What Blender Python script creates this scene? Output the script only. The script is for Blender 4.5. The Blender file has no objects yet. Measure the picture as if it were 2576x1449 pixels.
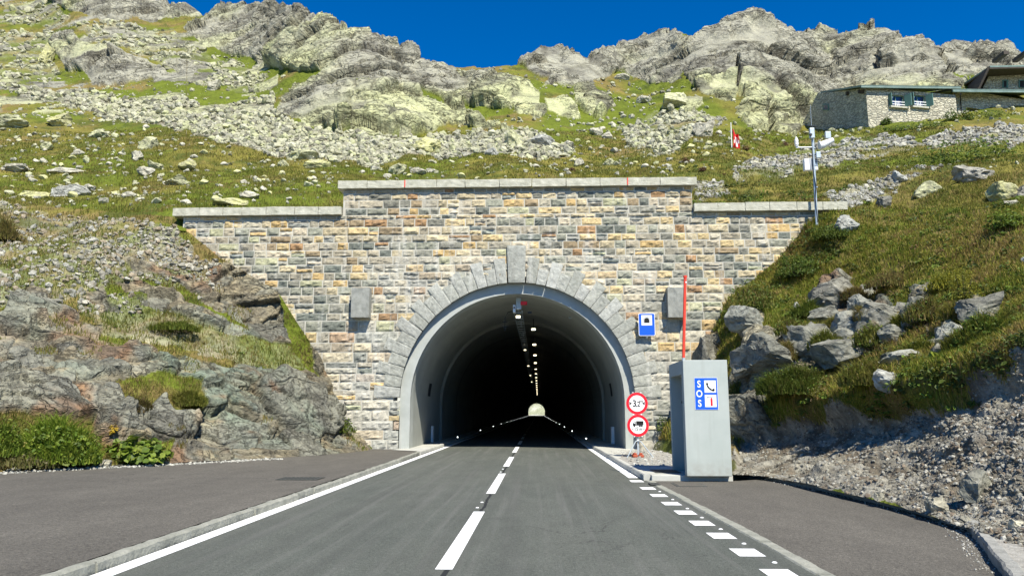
import bpy, bmesh, math, random
import numpy as np
from mathutils import Vector, Matrix

random.seed(7)
RNG = np.random.default_rng(11)
SC = bpy.context.scene
COL = SC.collection

# ------------------------------------------------------------------ camera
F, CX, CY, EYE = 1874.0, 1288.0, 724.5, 1.45
PITCH = math.atan(313.5 / F)
YAW = math.atan(66 / F * math.cos(PITCH))
FWD = np.array([-math.sin(YAW) * math.cos(PITCH), math.cos(YAW) * math.cos(PITCH), math.sin(PITCH)])
RGT = np.array([math.cos(YAW), math.sin(YAW), 0.0])
UPV = np.cross(RGT, FWD)
CAMP = np.array([0, 0, EYE])


def ray(x, y):
    x = np.asarray(x, float)[..., None]; y = np.asarray(y, float)[..., None]
    return FWD + RGT * ((x - CX) / F) - UPV * ((y - CY) / F)


def on_z(x, y, z=0.0):
    d = ray(x, y)
    return CAMP + d * ((z - EYE) / d[..., 2:3])


def on_y(x, y, Y):
    d = ray(x, y)
    return CAMP + d * (np.asarray(Y, float)[..., None] / d[..., 1:2])


def on_plane(x, y, P0, n):
    d = ray(x, y)
    return CAMP + d * (np.dot(np.asarray(P0) - CAMP, n) / np.dot(d, n))


cam_d = bpy.data.cameras.new('camera')
cam = bpy.data.objects.new('camera', cam_d)
COL.objects.link(cam)
cam_d.sensor_width = 36
cam_d.lens = 36 * F / 2576
cam_d.clip_start = 0.1
cam_d.clip_end = 6000
cam.location = CAMP
cam.rotation_euler = (math.pi / 2 + PITCH, 0, YAW)
SC.camera = cam

# ------------------------------------------------------------------ light
SUN_EL, SUN_AZ = math.radians(52), math.radians(25)      # azimuth to the right of straight behind the camera
w = bpy.data.worlds.new('World'); SC.world = w; w.use_nodes = True
nt = w.node_tree; nt.nodes.clear()
sky = nt.nodes.new('ShaderNodeTexSky'); sky.sky_type = 'NISHITA'; sky.sun_disc = False
sky.sun_elevation = SUN_EL
sky.sun_rotation = math.pi - SUN_AZ
sky.altitude = 2400; sky.air_density = 1.0; sky.dust_density = 0.1; sky.ozone_density = 3.0
hs = nt.nodes.new('ShaderNodeHueSaturation'); hs.inputs['Saturation'].default_value = 1.45; hs.inputs['Value'].default_value = 1.0
hs.inputs['Hue'].default_value = 0.507
bg = nt.nodes.new('ShaderNodeBackground'); bg.inputs[1].default_value = 0.098
wo = nt.nodes.new('ShaderNodeOutputWorld')
nt.links.new(sky.outputs[0], hs.inputs['Color']); nt.links.new(hs.outputs[0], bg.inputs[0]); nt.links.new(bg.outputs[0], wo.inputs[0])
sl = bpy.data.lights.new('sun', 'SUN'); sl.energy = 4.6; sl.angle = math.radians(0.5); sl.color = (1.0, 0.94, 0.82)
so = bpy.data.objects.new('sun', sl); COL.objects.link(so)
sdir = Vector((math.sin(SUN_AZ) * math.cos(SUN_EL), -math.cos(SUN_AZ) * math.cos(SUN_EL), math.sin(SUN_EL)))
so.rotation_euler = sdir.to_track_quat('Z', 'Y').to_euler()
so.location = (20, -30, 60)
SC.view_settings.view_transform = 'Standard'; SC.view_settings.look = 'None'
SC.view_settings.exposure = 0.86; SC.view_settings.gamma = 1.0
SC.render.engine = 'CYCLES'
SC.cycles.use_denoising = True
SC.cycles.denoiser = 'OPENIMAGEDENOISE'; SC.cycles.denoising_input_passes = 'RGB_ALBEDO_NORMAL'; SC.cycles.denoising_prefilter = 'ACCURATE'
SC.cycles.max_bounces = 8; SC.cycles.diffuse_bounces = 4; SC.cycles.glossy_bounces = 2
SC.cycles.caustics_reflective = False; SC.cycles.caustics_refractive = False


# ------------------------------------------------------------------ tags and mesh helpers
def tag(o, label=None, cat=None, group=None, kind=None):
    if label: o['label'] = label
    if cat: o['category'] = cat
    if group: o['group'] = group
    if kind: o['kind'] = kind
    return o


def thing(name, loc, label, cat, group=None, rz=0.0):
    o = bpy.data.objects.new(name, None); COL.objects.link(o)
    o.location = loc; o.rotation_euler = (0, 0, rz); o.empty_display_size = 0.3
    return tag(o, label, cat, group)


def link_mesh(name, me, parent=None):
    o = bpy.data.objects.new(name, me); COL.objects.link(o)
    if parent is not None:
        o.parent = parent
        lx = Vector((0, 0, 0)); p = parent; M = Matrix.Identity(4)
        chain = []
        while p is not None:
            chain.append(p); p = p.parent
        for q in reversed(chain):
            M = M @ Matrix.LocRotScale(q.location, q.rotation_euler, q.scale)
        me.transform(M.inverted())
    return o


class MB:
    """collects shapes in world coordinates and links them as one mesh"""
    def __init__(s): s.v = []; s.f = []; s.mi = []; s.cur = 0

    def add(s, verts, faces):
        b = len(s.v)
        s.v += [tuple(map(float, v)) for v in verts]
        s.f += [tuple(b + i for i in f) for f in faces]; s.mi += [s.cur] * len(faces)
        return s

    def box(s, x0, x1, y0, y1, z0, z1, bev=0.0):
        if bev > 0:
            bm = bmesh.new(); bmesh.ops.create_cube(bm, size=1)
            for v in bm.verts:
                v.co = Vector(((x0 + x1) / 2 + v.co.x * (x1 - x0), (y0 + y1) / 2 + v.co.y * (y1 - y0), (z0 + z1) / 2 + v.co.z * (z1 - z0)))
            bmesh.ops.bevel(bm, geom=bm.edges[:], offset=bev, segments=2, affect='EDGES', profile=0.5)
            bm.verts.index_update()
            s.add([v.co for v in bm.verts], [[v.index for v in f.verts] for f in bm.faces]); bm.free()
            return s
        v = [(x0, y0, z0), (x1, y0, z0), (x1, y1, z0), (x0, y1, z0), (x0, y0, z1), (x1, y0, z1), (x1, y1, z1), (x0, y1, z1)]
        return s.add(v, [(0, 3, 2, 1), (4, 5, 6, 7), (0, 1, 5, 4), (1, 2, 6, 5), (2, 3, 7, 6), (3, 0, 4, 7)])

    def tube(s, pts, r, n=10, caps=True):
        pts = [Vector(p) for p in pts]; rs = r if isinstance(r, (list, tuple)) else [r] * len(pts)
        vs = []; fs = []
        for i, p in enumerate(pts):
            d = (pts[min(i + 1, len(pts) - 1)] - pts[max(i - 1, 0)]).normalized()
            a = Vector((0, 0, 1)) if abs(d.z) < 0.9 else Vector((1, 0, 0))
            u = d.cross(a).normalized(); v2 = d.cross(u)
            for k in range(n):
                t = 2 * math.pi * k / n
                vs.append(p + (u * math.cos(t) + v2 * math.sin(t)) * rs[i])
        for i in range(len(pts) - 1):
            for k in range(n):
                fs.append((i * n + k, i * n + (k + 1) % n, (i + 1) * n + (k + 1) % n, (i + 1) * n + k))
        if caps:
            fs.append(tuple(range(n - 1, -1, -1))); fs.append(tuple((len(pts) - 1) * n + k for k in range(n)))
        return s.add(vs, fs)

    def prism(s, poly, vec):
        """polygon of 3-D points pushed along vec"""
        P = [Vector(p) for p in poly]; V = Vector(vec); n = len(P)
        fs = [tuple(range(n)), tuple(range(2 * n - 1, n - 1, -1))]
        fs += [(i, i + n, (i + 1) % n + n, (i + 1) % n) for i in range(n)]
        return s.add(P + [p + V for p in P], fs)

    def build(s, name, mats, parent=None, smooth=False, fix=True):
        me = bpy.data.meshes.new(name)
        me.from_pydata(s.v, [], s.f)
        if not isinstance(mats, (list, tuple)): mats = [mats]
        for m in mats: me.materials.append(m)
        me.polygons.foreach_set('material_index', s.mi)
        if smooth: me.polygons.foreach_set('use_smooth', [True] * len(s.f))
        if fix:
            bm = bmesh.new(); bm.from_mesh(me); bmesh.ops.recalc_face_normals(bm, faces=bm.faces[:]); bm.to_mesh(me); bm.free()
        me.update()
        return link_mesh(name, me, parent)


def np_mesh(name, V, Fc, mat, col=None, smooth=False, parent=None):
    """fast mesh from numpy arrays; Fc is (n,3) or (n,4)"""
    me = bpy.data.meshes.new(name)
    V = np.ascontiguousarray(V, np.float32); Fc = np.ascontiguousarray(Fc, np.int32)
    k = Fc.shape[1]
    me.vertices.add(len(V)); me.vertices.foreach_set('co', V.ravel())
    me.loops.add(Fc.size); me.loops.foreach_set('vertex_index', Fc.ravel())
    me.polygons.add(len(Fc)); me.polygons.foreach_set('loop_start', np.arange(0, Fc.size, k, dtype=np.int32))
    me.polygons.foreach_set('use_smooth', np.full(len(Fc), smooth))
    if col is not None:
        a = me.attributes.new('Col', 'FLOAT_COLOR', 'POINT')
        c = np.ones((len(V), 4), np.float32); c[:, :col.shape[1]] = col
        a.data.foreach_set('color', c.ravel())
    me.update(calc_edges=True); me.validate()
    me.materials.append(mat)
    return link_mesh(name, me, parent)


# ------------------------------------------------------------------ numpy noise
def h32(ix, iy, iz, seed):
    h = (ix.astype(np.int64) * 374761393 + iy.astype(np.int64) * 668265263 + iz.astype(np.int64) * 2147483647 + seed * 1274126177) & 0xFFFFFFFF
    h = ((h ^ (h >> 13)) * 1274126177) & 0xFFFFFFFF
    h = ((h ^ (h >> 16)) * 2246822519) & 0xFFFFFFFF
    return h ^ (h >> 15)


def r01(h): return (h & 0xFFFFFF) / float(0x1000000)


def vnoise(P, seed=0):
    P = np.asarray(P, float); i = np.floor(P).astype(np.int64); f = P - i
    u = f * f * f * (f * (f * 6 - 15) + 10)
    out = 0
    for dx in (0, 1):
        for dy in (0, 1):
            for dz in (0, 1):
                wgt = (u[:, 0] if dx else 1 - u[:, 0]) * (u[:, 1] if dy else 1 - u[:, 1]) * (u[:, 2] if dz else 1 - u[:, 2])
                out = out + wgt * r01(h32(i[:, 0] + dx, i[:, 1] + dy, i[:, 2] + dz, seed))
    return out * 2 - 1


def fbm(P, scale, octv=4, seed=0, gain=0.5):
    P = np.asarray(P, float) / scale; a = 1.0; t = 0; n = 0
    for k in range(octv):
        t = t + a * vnoise(P + 17.3 * k, seed + k); n += a; a *= gain; P = P * 2.03
    return t / n


def cells(P, seed=0):
    """voronoi: F1, F2, id (three randoms) and the offset from the cell centre"""
    i = np.floor(P).astype(np.int64); N = len(P)
    F1 = np.full(N, 9.0); F2 = np.full(N, 9.0); ids = np.zeros((N, 3)); off = np.zeros((N, 3))
    for dx in (-1, 0, 1):
        for dy in (-1, 0, 1):
            for dz in (-1, 0, 1):
                c = i + np.array([dx, dy, dz])
                h = h32(c[:, 0], c[:, 1], c[:, 2], seed)
                g = h32(c[:, 2], c[:, 0], c[:, 1], seed + 5)
                k = h32(c[:, 1], c[:, 2], c[:, 0], seed + 9)
                o = P - c - np.stack([r01(h), r01(g), r01(k)], 1)
                d = np.abs(o).max(1) * 0.75 + np.abs(o).sum(1) * 0.25
                nearer = d < F1
                F2 = np.where(nearer, F1, np.minimum(F2, d))
                F1 = np.where(nearer, d, F1)
                m = nearer[:, None]
                ids = np.where(m, np.stack([r01(h >> 3), r01(g >> 3), r01(k >> 3)], 1), ids)
                off = np.where(m, o, off)
    return F1, F2, ids, off


def sstep(a, b, x):
    t = np.clip((x - a) / (b - a), 0, 1); return t * t * (3 - 2 * t)


def facets(P, size, stretch, seed, tilt=0.85):
    """broken-rock relief: every block its own offset and tilt; returns height (in blocks), joint groove 0..1, block random"""
    F1, F2, ids, off = cells(P / (size * np.array(stretch)), seed)
    g = ids * 2 - 1
    hgt = (ids[:, 0] - 0.5) * 0.8 + tilt * (off * g[:, [1, 2, 0]]).sum(1)
    return hgt, 1 - sstep(0.0, 0.07, F2 - F1), ids[:, 1]


def inpoly(x, y, poly):
    poly = np.asarray(poly, float); c = np.zeros(x.shape, bool)
    lo = poly.min(0); hi = poly.max(0)
    idx = np.nonzero((x >= lo[0]) & (x <= hi[0]) & (y >= lo[1]) & (y <= hi[1]))
    if len(idx[0]) == 0: return c
    xs = x[idx]; ys = y[idx]; r = np.zeros(xs.shape, bool)
    n = len(poly)
    for k in range(n):
        x1, y1 = poly[k]; x2, y2 = poly[(k + 1) % n]
        if y1 == y2: continue
        r ^= ((y1 > ys) != (y2 > ys)) & (xs < (x2 - x1) * (ys - y1) / (y2 - y1) + x1)
    c[idx] = r
    return c


# ------------------------------------------------------------------ materials
def mat(name, base=(0.5, 0.5, 0.5), rough=0.7, metal=0.0, spec=0.3, emit=None, estr=0.0):
    m = bpy.data.materials.new(name); m.use_nodes = True
    b = m.node_tree.nodes['Principled BSDF']
    b.inputs['Base Color'].default_value = (*base, 1); b.inputs['Roughness'].default_value = rough
    b.inputs['Metallic'].default_value = metal; b.inputs['Specular IOR Level'].default_value = spec
    if emit:
        b.inputs['Emission Color'].default_value = (*emit, 1); b.inputs['Emission Strength'].default_value = estr
    return m


class NT:
    """small node-building helper"""
    def __init__(s, m):
        s.t = m.node_tree; s.b = s.t.nodes['Principled BSDF']
        s.geo = s.t.nodes.new('ShaderNodeNewGeometry')
        s.pos = s.geo.outputs['Position']

    def new(s, typ, **kw):
        n = s.t.nodes.new(typ)
        for k, v in kw.items(): setattr(n, k, v)
        return n

    def lk(s, a, b): s.t.links.new(a, b)

    def mapping(s, scale=(1, 1, 1), rot=(0, 0, 0), src=None):
        n = s.new('ShaderNodeMapping'); n.inputs['Scale'].default_value = scale; n.inputs['Rotation'].default_value = rot
        s.lk(src or s.pos, n.inputs['Vector']); return n.outputs[0]

    def noise(s, scale, detail=4, rough=0.55, vec=None, dist=0.0):
        n = s.new('ShaderNodeTexNoise'); n.inputs['Scale'].default_value = scale; n.inputs['Detail'].default_value = detail
        n.inputs['Roughness'].default_value = rough; n.inputs['Distortion'].default_value = dist
        s.lk(vec or s.pos, n.inputs['Vector']); return n.outputs[0]

    def voro(s, scale, feature='F1', vec=None, out='Distance'):
        n = s.new('ShaderNodeTexVoronoi', feature=feature); n.inputs['Scale'].default_value = scale
        s.lk(vec or s.pos, n.inputs['Vector']); return n.outputs[out]

    def ramp(s, fac, stops):
        n = s.new('ShaderNodeValToRGB'); cr = n.color_ramp
        while len(cr.elements) < len(stops): cr.elements.new(0.5)
        for e, (p, c) in zip(cr.elements, stops):
            e.position = p; e.color = (*c, 1) if len(c) == 3 else c
        s.lk(fac, n.inputs[0]); return n.outputs[0]

    def fl(s, fac, a, b, lo=0.0, hi=1.0):
        n = s.new('ShaderNodeMapRange'); n.inputs[1].default_value = a; n.inputs[2].default_value = b
        n.inputs[3].default_value = lo; n.inputs[4].default_value = hi
        s.lk(fac, n.inputs[0]); return n.outputs[0]

    def mix(s, fac, a, b, mode='MIX'):
        n = s.new('ShaderNodeMix', data_type='RGBA', blend_type=mode)
        for sock, v in ((n.inputs[0], fac), (n.inputs[6], a), (n.inputs[7], b)):
            if hasattr(v, 'is_linked') or isinstance(v, bpy.types.NodeSocket): s.lk(v, sock)
            elif isinstance(v, (int, float)): sock.default_value = v
            else: sock.default_value = (*v, 1)
        return n.outputs[2]

    def math(s, op, a, b=0.5):
        n = s.new('ShaderNodeMath', operation=op)
        for sock, v in ((n.inputs[0], a), (n.inputs[1], b)):
            if isinstance(v, bpy.types.NodeSocket): s.lk(v, sock)
            else: sock.default_value = v
        return n.outputs[0]

    def attr(s, name='Col'):
        n = s.new('ShaderNodeAttribute', attribute_name=name); return n

    def bump(s, h, dist=0.02, strength=1.0):
        n = s.new('ShaderNodeBump'); n.inputs['Distance'].default_value = dist; n.inputs['Strength'].default_value = strength
        s.lk(h, n.inputs['Height'])
        s.lk(n.outputs[0], s.b.inputs['Normal']); return n

    def color(s, c): s.lk(c, s.b.inputs['Base Color'])


def mottled(name, c0, c1, scale=8, rough=0.75, bump=0.004, bscale=60, metal=0.0, spec=0.3):
    m = mat(name, c0, rough, metal, spec); n = NT(m)
    f = n.noise(scale, 5, 0.6)
    n.color(n.mix(n.fl(f, 0.3, 0.7), c0, c1))
    n.bump(n.noise(bscale, 4, 0.6), bump)
    return m


def cracks(n, rockfac, k=1.0, e2k=0.7):
    """dark joints and veins of broken rock: returns 0..1"""
    vec = n.mapping((0.55 * k, 0.9 * k, 1.05 * k), (0.45, 0.5, 0.3))
    def vein(sc, wd, dist):
        f = n.noise(sc, 6, 0.6, vec, dist); d = n.math('ABSOLUTE', n.math('SUBTRACT', f, 0.5))
        return n.fl(d, 0.0, wd, 1.0, 0.0)
    gate = n.fl(n.noise(0.5 * k, 3, 0.5), 0.42, 0.6)
    wv = n.new('ShaderNodeVectorMath', operation='ADD'); nz = n.new('ShaderNodeTexNoise'); nz.inputs['Scale'].default_value = 0.8; nz.inputs['Detail'].default_value = 4
    sc_ = n.new('ShaderNodeVectorMath', operation='SCALE'); sc_.inputs['Scale'].default_value = 0.9
    n.lk(vec, nz.inputs['Vector']); n.lk(nz.outputs['Color'], sc_.inputs[0]); n.lk(vec, wv.inputs[0]); n.lk(sc_.outputs[0], wv.inputs[1])
    e1 = n.fl(n.voro(0.75, 'DISTANCE_TO_EDGE', wv.outputs[0]), 0.0, 0.045, 1.0, 0.0)
    e2 = n.fl(n.voro(2.1, 'DISTANCE_TO_EDGE', wv.outputs[0]), 0.0, 0.06, e2k, 0.0)
    a = n.math('MAXIMUM', n.math('MULTIPLY', vein(0.7, 0.022, 0.7), gate), n.math('MULTIPLY', e2, gate))
    a = n.math('MAXIMUM', a, n.math('MULTIPLY', vein(2.4, 0.022, 0.5), e2k))
    a = n.math('MAXIMUM', a, n.math('MULTIPLY', e1, 0.8))
    return n.math('MULTIPLY', a, rockfac)


def terrain_mat(name='terrain', k=1.0, dark=0.6, e2k=0.7):
    m = mat(name, (0.3, 0.3, 0.3), 0.92, 0, 0.12); n = NT(m); a = n.attr()
    near = k > 0.9
    fine = n.noise(9 if near else 3.2, 5, 0.65); mid = n.noise(1.3 if near else 0.5, 5, 0.6)
    lo, hi = (0.58, 1.4) if near else (0.74, 1.24)
    c = n.mix(1.0, a.outputs['Color'], n.ramp(fine, [(0.25, (lo,) * 3), (0.5, (1, 1, 1)), (0.75, (hi, hi, hi * 0.97))]), 'MULTIPLY')
    c = n.mix(1.0, c, n.ramp(mid, [(0.3, (0.76, 0.76, 0.78)), (0.7, (1.2, 1.19, 1.13))]), 'MULTIPLY')
    ck = cracks(n, a.outputs['Alpha'], k, e2k)
    n.color(n.mix(n.math('MULTIPLY', ck, dark), c, (0.055, 0.05, 0.038)))
    h = n.math('ADD', n.math('MULTIPLY', fine, 0.5), n.noise(2.6 if near else 0.9, 5, 0.65))
    n.bump(n.math('SUBTRACT', h, n.math('MULTIPLY', ck, 0.5)), 0.2 if near else 0.45, 0.9)
    return m


M = {}
M['terrain'] = terrain_mat('terrain', 0.91, 0.68, 0.6); M['terrain_far'] = terrain_mat('terrain_far', 0.40, 0.74, 0.8)


def attr_mat(name, rough=0.85, spec=0.15, lo=0.7, hi=1.3, sc=14, bump=0.01, trans=0.0):
    m = mat(name, (0.5, 0.5, 0.5), rough, 0, spec); n = NT(m); a = n.attr()
    f = n.noise(sc, 5, 0.65)
    n.color(n.mix(1.0, a.outputs['Color'], n.ramp(f, [(0.3, (lo,) * 3), (0.7, (hi,) * 3)]), 'MULTIPLY'))
    if bump: n.bump(n.noise(sc * 1.6, 5, 0.7), bump)
    if trans:
        tr = n.new('ShaderNodeBsdfTranslucent'); mx = n.new('ShaderNodeMixShader'); mx.inputs[0].default_value = trans
        n.lk(n.b.inputs['Base Color'].links[0].from_socket, tr.inputs[0]); out = n.t.nodes['Material Output']
        n.lk(n.b.outputs[0], mx.inputs[1]); n.lk(tr.outputs[0], mx.inputs[2]); n.lk(mx.outputs[0], out.inputs[0])
    return m


M['stone'] = attr_mat('masonry_stone', lo=0.72, hi=1.25, sc=9, bump=0.022)
n_ = NT(M['stone']); b_ = n_.b.inputs['Base Color'].links[0].from_socket
st_ = n_.noise(1.0, 5, 0.65, n_.mapping((2.6, 1, 0.28))); st2_ = n_.noise(1.0, 5, 0.6, n_.mapping((1.5, 1, 0.35), (0, 0, 1.0)))
b_ = n_.mix(n_.fl(st_, 0.56, 0.72, 0.0, 0.55), b_, (0.60, 0.59, 0.53)); b_ = n_.mix(n_.fl(st2_, 0.58, 0.74, 0.0, 0.45), b_, (0.13, 0.125, 0.105)); n_.color(b_)
M['loose_rock'] = attr_mat('loose_rock', lo=0.7, hi=1.25, sc=7, bump=0.03)
mk = attr_mat('boulder_rock', lo=0.66, hi=1.28, sc=5, bump=0); n_ = NT(mk); ck_ = cracks(n_, 1.0, 0.9, .5)
base_ = n_.b.inputs['Base Color'].links[0].from_socket; n_.color(n_.mix(n_.math('MULTIPLY', ck_, 0.55), base_, (0.06, 0.055, 0.045)))
n_.bump(n_.math('SUBTRACT', n_.noise(5, 6, 0.7), n_.math('MULTIPLY', ck_, 0.5)), 0.08, 0.9); M['boulder'] = mk
M['blade'] = attr_mat('grass_blade', rough=0.7, spec=0.2, lo=0.85, hi=1.15, sc=3, bump=0, trans=0.35)
M['leaf'] = attr_mat('leaf', rough=0.55, spec=0.3, lo=0.85, hi=1.15, sc=20, bump=0, trans=0.3)
M['mortar'] = mottled('mortar', (0.40, 0.385, 0.325), (0.56, 0.54, 0.46), 1.2, 0.9, 0.006, 40)
M['granite'] = mottled('granite', (0.21, 0.215, 0.19), (0.33, 0.335, 0.30), 6, 0.85, 0.012, 45)
M['coping'] = mottled('coping_granite', (0.33, 0.325, 0.25), (0.54, 0.53, 0.435), 3.5, 0.85, 0.02, 22)
M['concrete'] = mottled('concrete', (0.33, 0.35, 0.32), (0.43, 0.45, 0.42), 1.6, 0.8, 0.002, 50)
M['pale_concrete'] = mottled('pale_concrete', (0.36, 0.40, 0.37), (0.42, 0.455, 0.425), 1.3, 0.75, 0.0015, 60)
n_ = NT(M['pale_concrete']); b_ = n_.b.inputs['Base Color'].links[0].from_socket
b_ = n_.mix(n_.fl(n_.noise(1.0, 5, 0.65, n_.mapping((9, 9, 0.7))), 0.52, 0.75, 0.0, 0.32), b_, (0.30, 0.32, 0.29))
sp_ = n_.new('ShaderNodeSeparateXYZ'); n_.lk(n_.pos, sp_.inputs[0])
b_ = n_.mix(n_.math('MULTIPLY', n_.fl(sp_.outputs[2], 0.14, 0.5, 1.0, 0.0), n_.fl(n_.noise(5, 5, 0.7), 0.35, 0.7, 0.0, 0.75)), b_, (0.25, 0.235, 0.20)); n_.color(b_)
M['slab'] = mottled('slab_concrete', (0.36, 0.36, 0.32), (0.50, 0.50, 0.45), 2.2, 0.85, 0.003, 60)
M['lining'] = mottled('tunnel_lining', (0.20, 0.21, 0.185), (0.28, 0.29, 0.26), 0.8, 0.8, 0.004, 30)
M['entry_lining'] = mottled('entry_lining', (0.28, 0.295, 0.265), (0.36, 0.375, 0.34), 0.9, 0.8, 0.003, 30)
M['kerb'] = mottled('kerb_stone', (0.20, 0.205, 0.17), (0.33, 0.33, 0.28), 4, 0.9, 0.02, 25)
M['dark_kerb'] = mottled('weathered_kerb', (0.20, 0.20, 0.18), (0.34, 0.34, 0.31), 5, 0.9, 0.02, 25)
M['steel'] = mottled('galvanised_steel', (0.36, 0.43, 0.47), (0.50, 0.56, 0.58), 12, 0.45, 0.001, 60, 0.35, 0.5)
M['dark_steel'] = mat('dark_metal', (0.035, 0.04, 0.04), 0.6, 0.2)
M['iron'] = mottled('cast_iron', (0.05, 0.055, 0.05), (0.10, 0.10, 0.09), 25, 0.7, 0.003, 80, 0.2)
M['white'] = mat('white_paint', (0.80, 0.81, 0.80), 0.4, 0, 0.4)
M['white_plastic'] = mottled('white_plastic', (0.72, 0.73, 0.72), (0.82, 0.82, 0.80), 10, 0.45, 0.0005, 40)
M['black'] = mat('black_print', (0.012, 0.012, 0.012), 0.5, 0, 0.3)
M['red_sign'] = mat('red_sign_film', (0.70, 0.012, 0.025), 0.4, 0, 0.4)
M['blue_sign'] = mat('blue_sign_film', (0.008, 0.10, 0.60), 0.4, 0, 0.4)
M['red_pole'] = mat('red_pole_paint', (0.75, 0.06, 0.03), 0.45, 0, 0.4)
M['orange_rubber'] = mottled('orange_rubber', (0.30, 0.06, 0.03), (0.42, 0.10, 0.05), 15, 0.75, 0.003, 50)
M['lamp'] = mat('lamp_glow', (0.8, 0.7, 0.5), 0.5, emit=(1.0, 0.86, 0.55), estr=3)
M['led'] = mat('led_glow', (0.8, 0.8, 0.8), 0.5, emit=(0.92, 1.0, 0.95), estr=3.5)
M['dark'] = mat('dark_recess', (0.02, 0.022, 0.022), 0.8)
M['roof_green'] = mottled('copper_roof', (0.13, 0.19, 0.17), (0.22, 0.30, 0.27), 1.5, 0.6, 0.003, 20)
M['shutter'] = mat('green_shutter', (0.10, 0.20, 0.17), 0.6)
M['timber'] = mottled('dark_timber', (0.05, 0.042, 0.035), (0.09, 0.075, 0.06), 6, 0.8, 0.004, 30)
M['glass'] = mat('window_glass', (0.03, 0.05, 0.12), 0.08, 0, 0.6)
M['flag_red'] = mat('flag_red_cloth', (0.62, 0.03, 0.03), 0.8)
M['flag_white'] = mat('flag_white_cloth', (0.80, 0.79, 0.76), 0.8)


def asphalt(name, c0, c1, streak=True):
    m = mat(name, c0, 0.85, 0, 0.25); n = NT(m)
    big = n.noise(0.55, 5, 0.6, n.mapping((1.0, 0.28, 1)))
    mid = n.noise(2.4, 5, 0.7, n.mapping((1.0, 0.5, 1)))
    grit = n.noise(75, 3, 0.75)
    spk = n.voro(38)
    c = n.mix(n.fl(big, 0.3, 0.7), c0, c1)
    c = n.mix(1.0, c, n.ramp(mid, [(0.3, (0.88,) * 3), (0.7, (1.12,) * 3)]), 'MULTIPLY')
    c = n.mix(1.0, c, n.ramp(grit, [(0.28, (0.42,) * 3), (0.5, (1, 1, 1)), (0.74, (1.85, 1.85, 1.8))]), 'MULTIPLY')
    c = n.mix(n.fl(spk, 0.0, 0.20, 0.5, 0.0), c, (0.30, 0.30, 0.28))
    dn_ = n.math('ABSOLUTE', n.math('SUBTRACT', n.noise(0.45, 6, 0.62, None, 0.4), 0.5))
    c = n.mix(n.math('MULTIPLY', n.fl(dn_, 0.0, 0.006, 0.75, 0.0), n.fl(n.noise(0.16, 2, 0.5), 0.52, 0.6)), c, (0.03, 0.03, 0.028))
    gr2 = n.noise(22, 4, 0.8)
    c = n.mix(1.0, c, n.ramp(gr2, [(0.3, (0.66,) * 3), (0.5, (1, 1, 1)), (0.72, (1.42,) * 3)]), 'MULTIPLY')
    if streak:
        st = n.noise(1.0, 4, 0.6, n.mapping((5.5, 0.12, 1)))
        c = n.mix(n.fl(st, 0.50, 0.72, 0.0, 0.55), c, (0.14, 0.14, 0.128))
        st2 = n.noise(1.0, 4, 0.6, n.mapping((2.2, 0.05, 1), (0, 0, 0.02)))
        c = n.mix(n.fl(st2, 0.5, 0.7, 0.0, 0.45), c, (0.062, 0.064, 0.058))
        spot = n.noise(1.7, 3, 0.6, n.mapping((1, .5, 1)))
        c = n.mix(n.fl(spot, 0.70, 0.76, 0.0, 0.5), c, (0.05, 0.05, 0.047))
        scuff = n.noise(1.0, 4, 0.7, n.mapping((1.6, 9, 1), (0, 0, 0.15)))
        zone = n.noise(0.22, 2, 0.5)
        c = n.mix(n.math('MULTIPLY', n.fl(scuff, 0.66, 0.74), n.fl(zone, 0.55, 0.62, 0, 0.5)), c, (0.34, 0.35, 0.34))
    n.color(c)
    n.bump(n.math('ADD', grit, n.math('MULTIPLY', spk, 0.6)), 0.006, 0.8)
    return m


M['road'] = asphalt('road_asphalt', (0.075, 0.083, 0.072), (0.098, 0.104, 0.089))
M['layby'] = asphalt('layby_asphalt', (0.086, 0.080, 0.068), (0.112, 0.104, 0.088), False)


def paint_mat():
    m = mat('road_paint', (0.8, 0.8, 0.8), 0.6, 0, 0.3); n = NT(m)
    wear = n.noise(14, 5, 0.75); wear2 = n.noise(1.1, 3, 0.5)
    k = n.math('ADD', n.fl(wear, 0.25, 0.75, -0.5, 0.5), n.fl(wear2, 0.3, 0.75, -0.35, 0.25))
    n.color(n.mix(n.fl(k, 0.28, 0.5), (0.80, 0.81, 0.80), (0.30, 0.30, 0.29)))
    n.bump(n.noise(60, 3, 0.6), 0.002)
    return m


M['paint'] = paint_mat()


def rubble_mat(name, c0, c1, c2, sc=1.0):
    m = mat(name, c0, 0.9, 0, 0.15); n = NT(m)
    vec = n.mapping((2.2 * sc, 2.2 * sc, 5.0 * sc))
    warp = n.mix(0.12, vec, n.new('ShaderNodeTexNoise').outputs[1])
    colr = n.new('ShaderNodeTexVoronoi'); colr.inputs['Scale'].default_value = 1.0; n.lk(vec, colr.inputs['Vector'])
    bwn = n.new('ShaderNodeSeparateColor'); n.lk(colr.outputs['Color'], bwn.inputs[0])
    c = n.ramp(bwn.outputs[0], [(0.0, c0), (0.45, c1), (0.8, c2), (1.0, c1)])
    edge = n.voro(1.0, 'DISTANCE_TO_EDGE', vec)
    c = n.mix(n.fl(edge, 0.02, 0.09, 0.75, 0.0), c, (0.16, 0.155, 0.13))
    c = n.mix(1.0, c, n.ramp(n.noise(7, 4, 0.6), [(0.3, (0.75,) * 3), (0.7, (1.25,) * 3)]), 'MULTIPLY')
    n.color(c)
    n.bump(n.math('ADD', n.fl(edge, 0.0, 0.15), n.noise(9, 4, 0.6)), 0.05)
    return m


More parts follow.
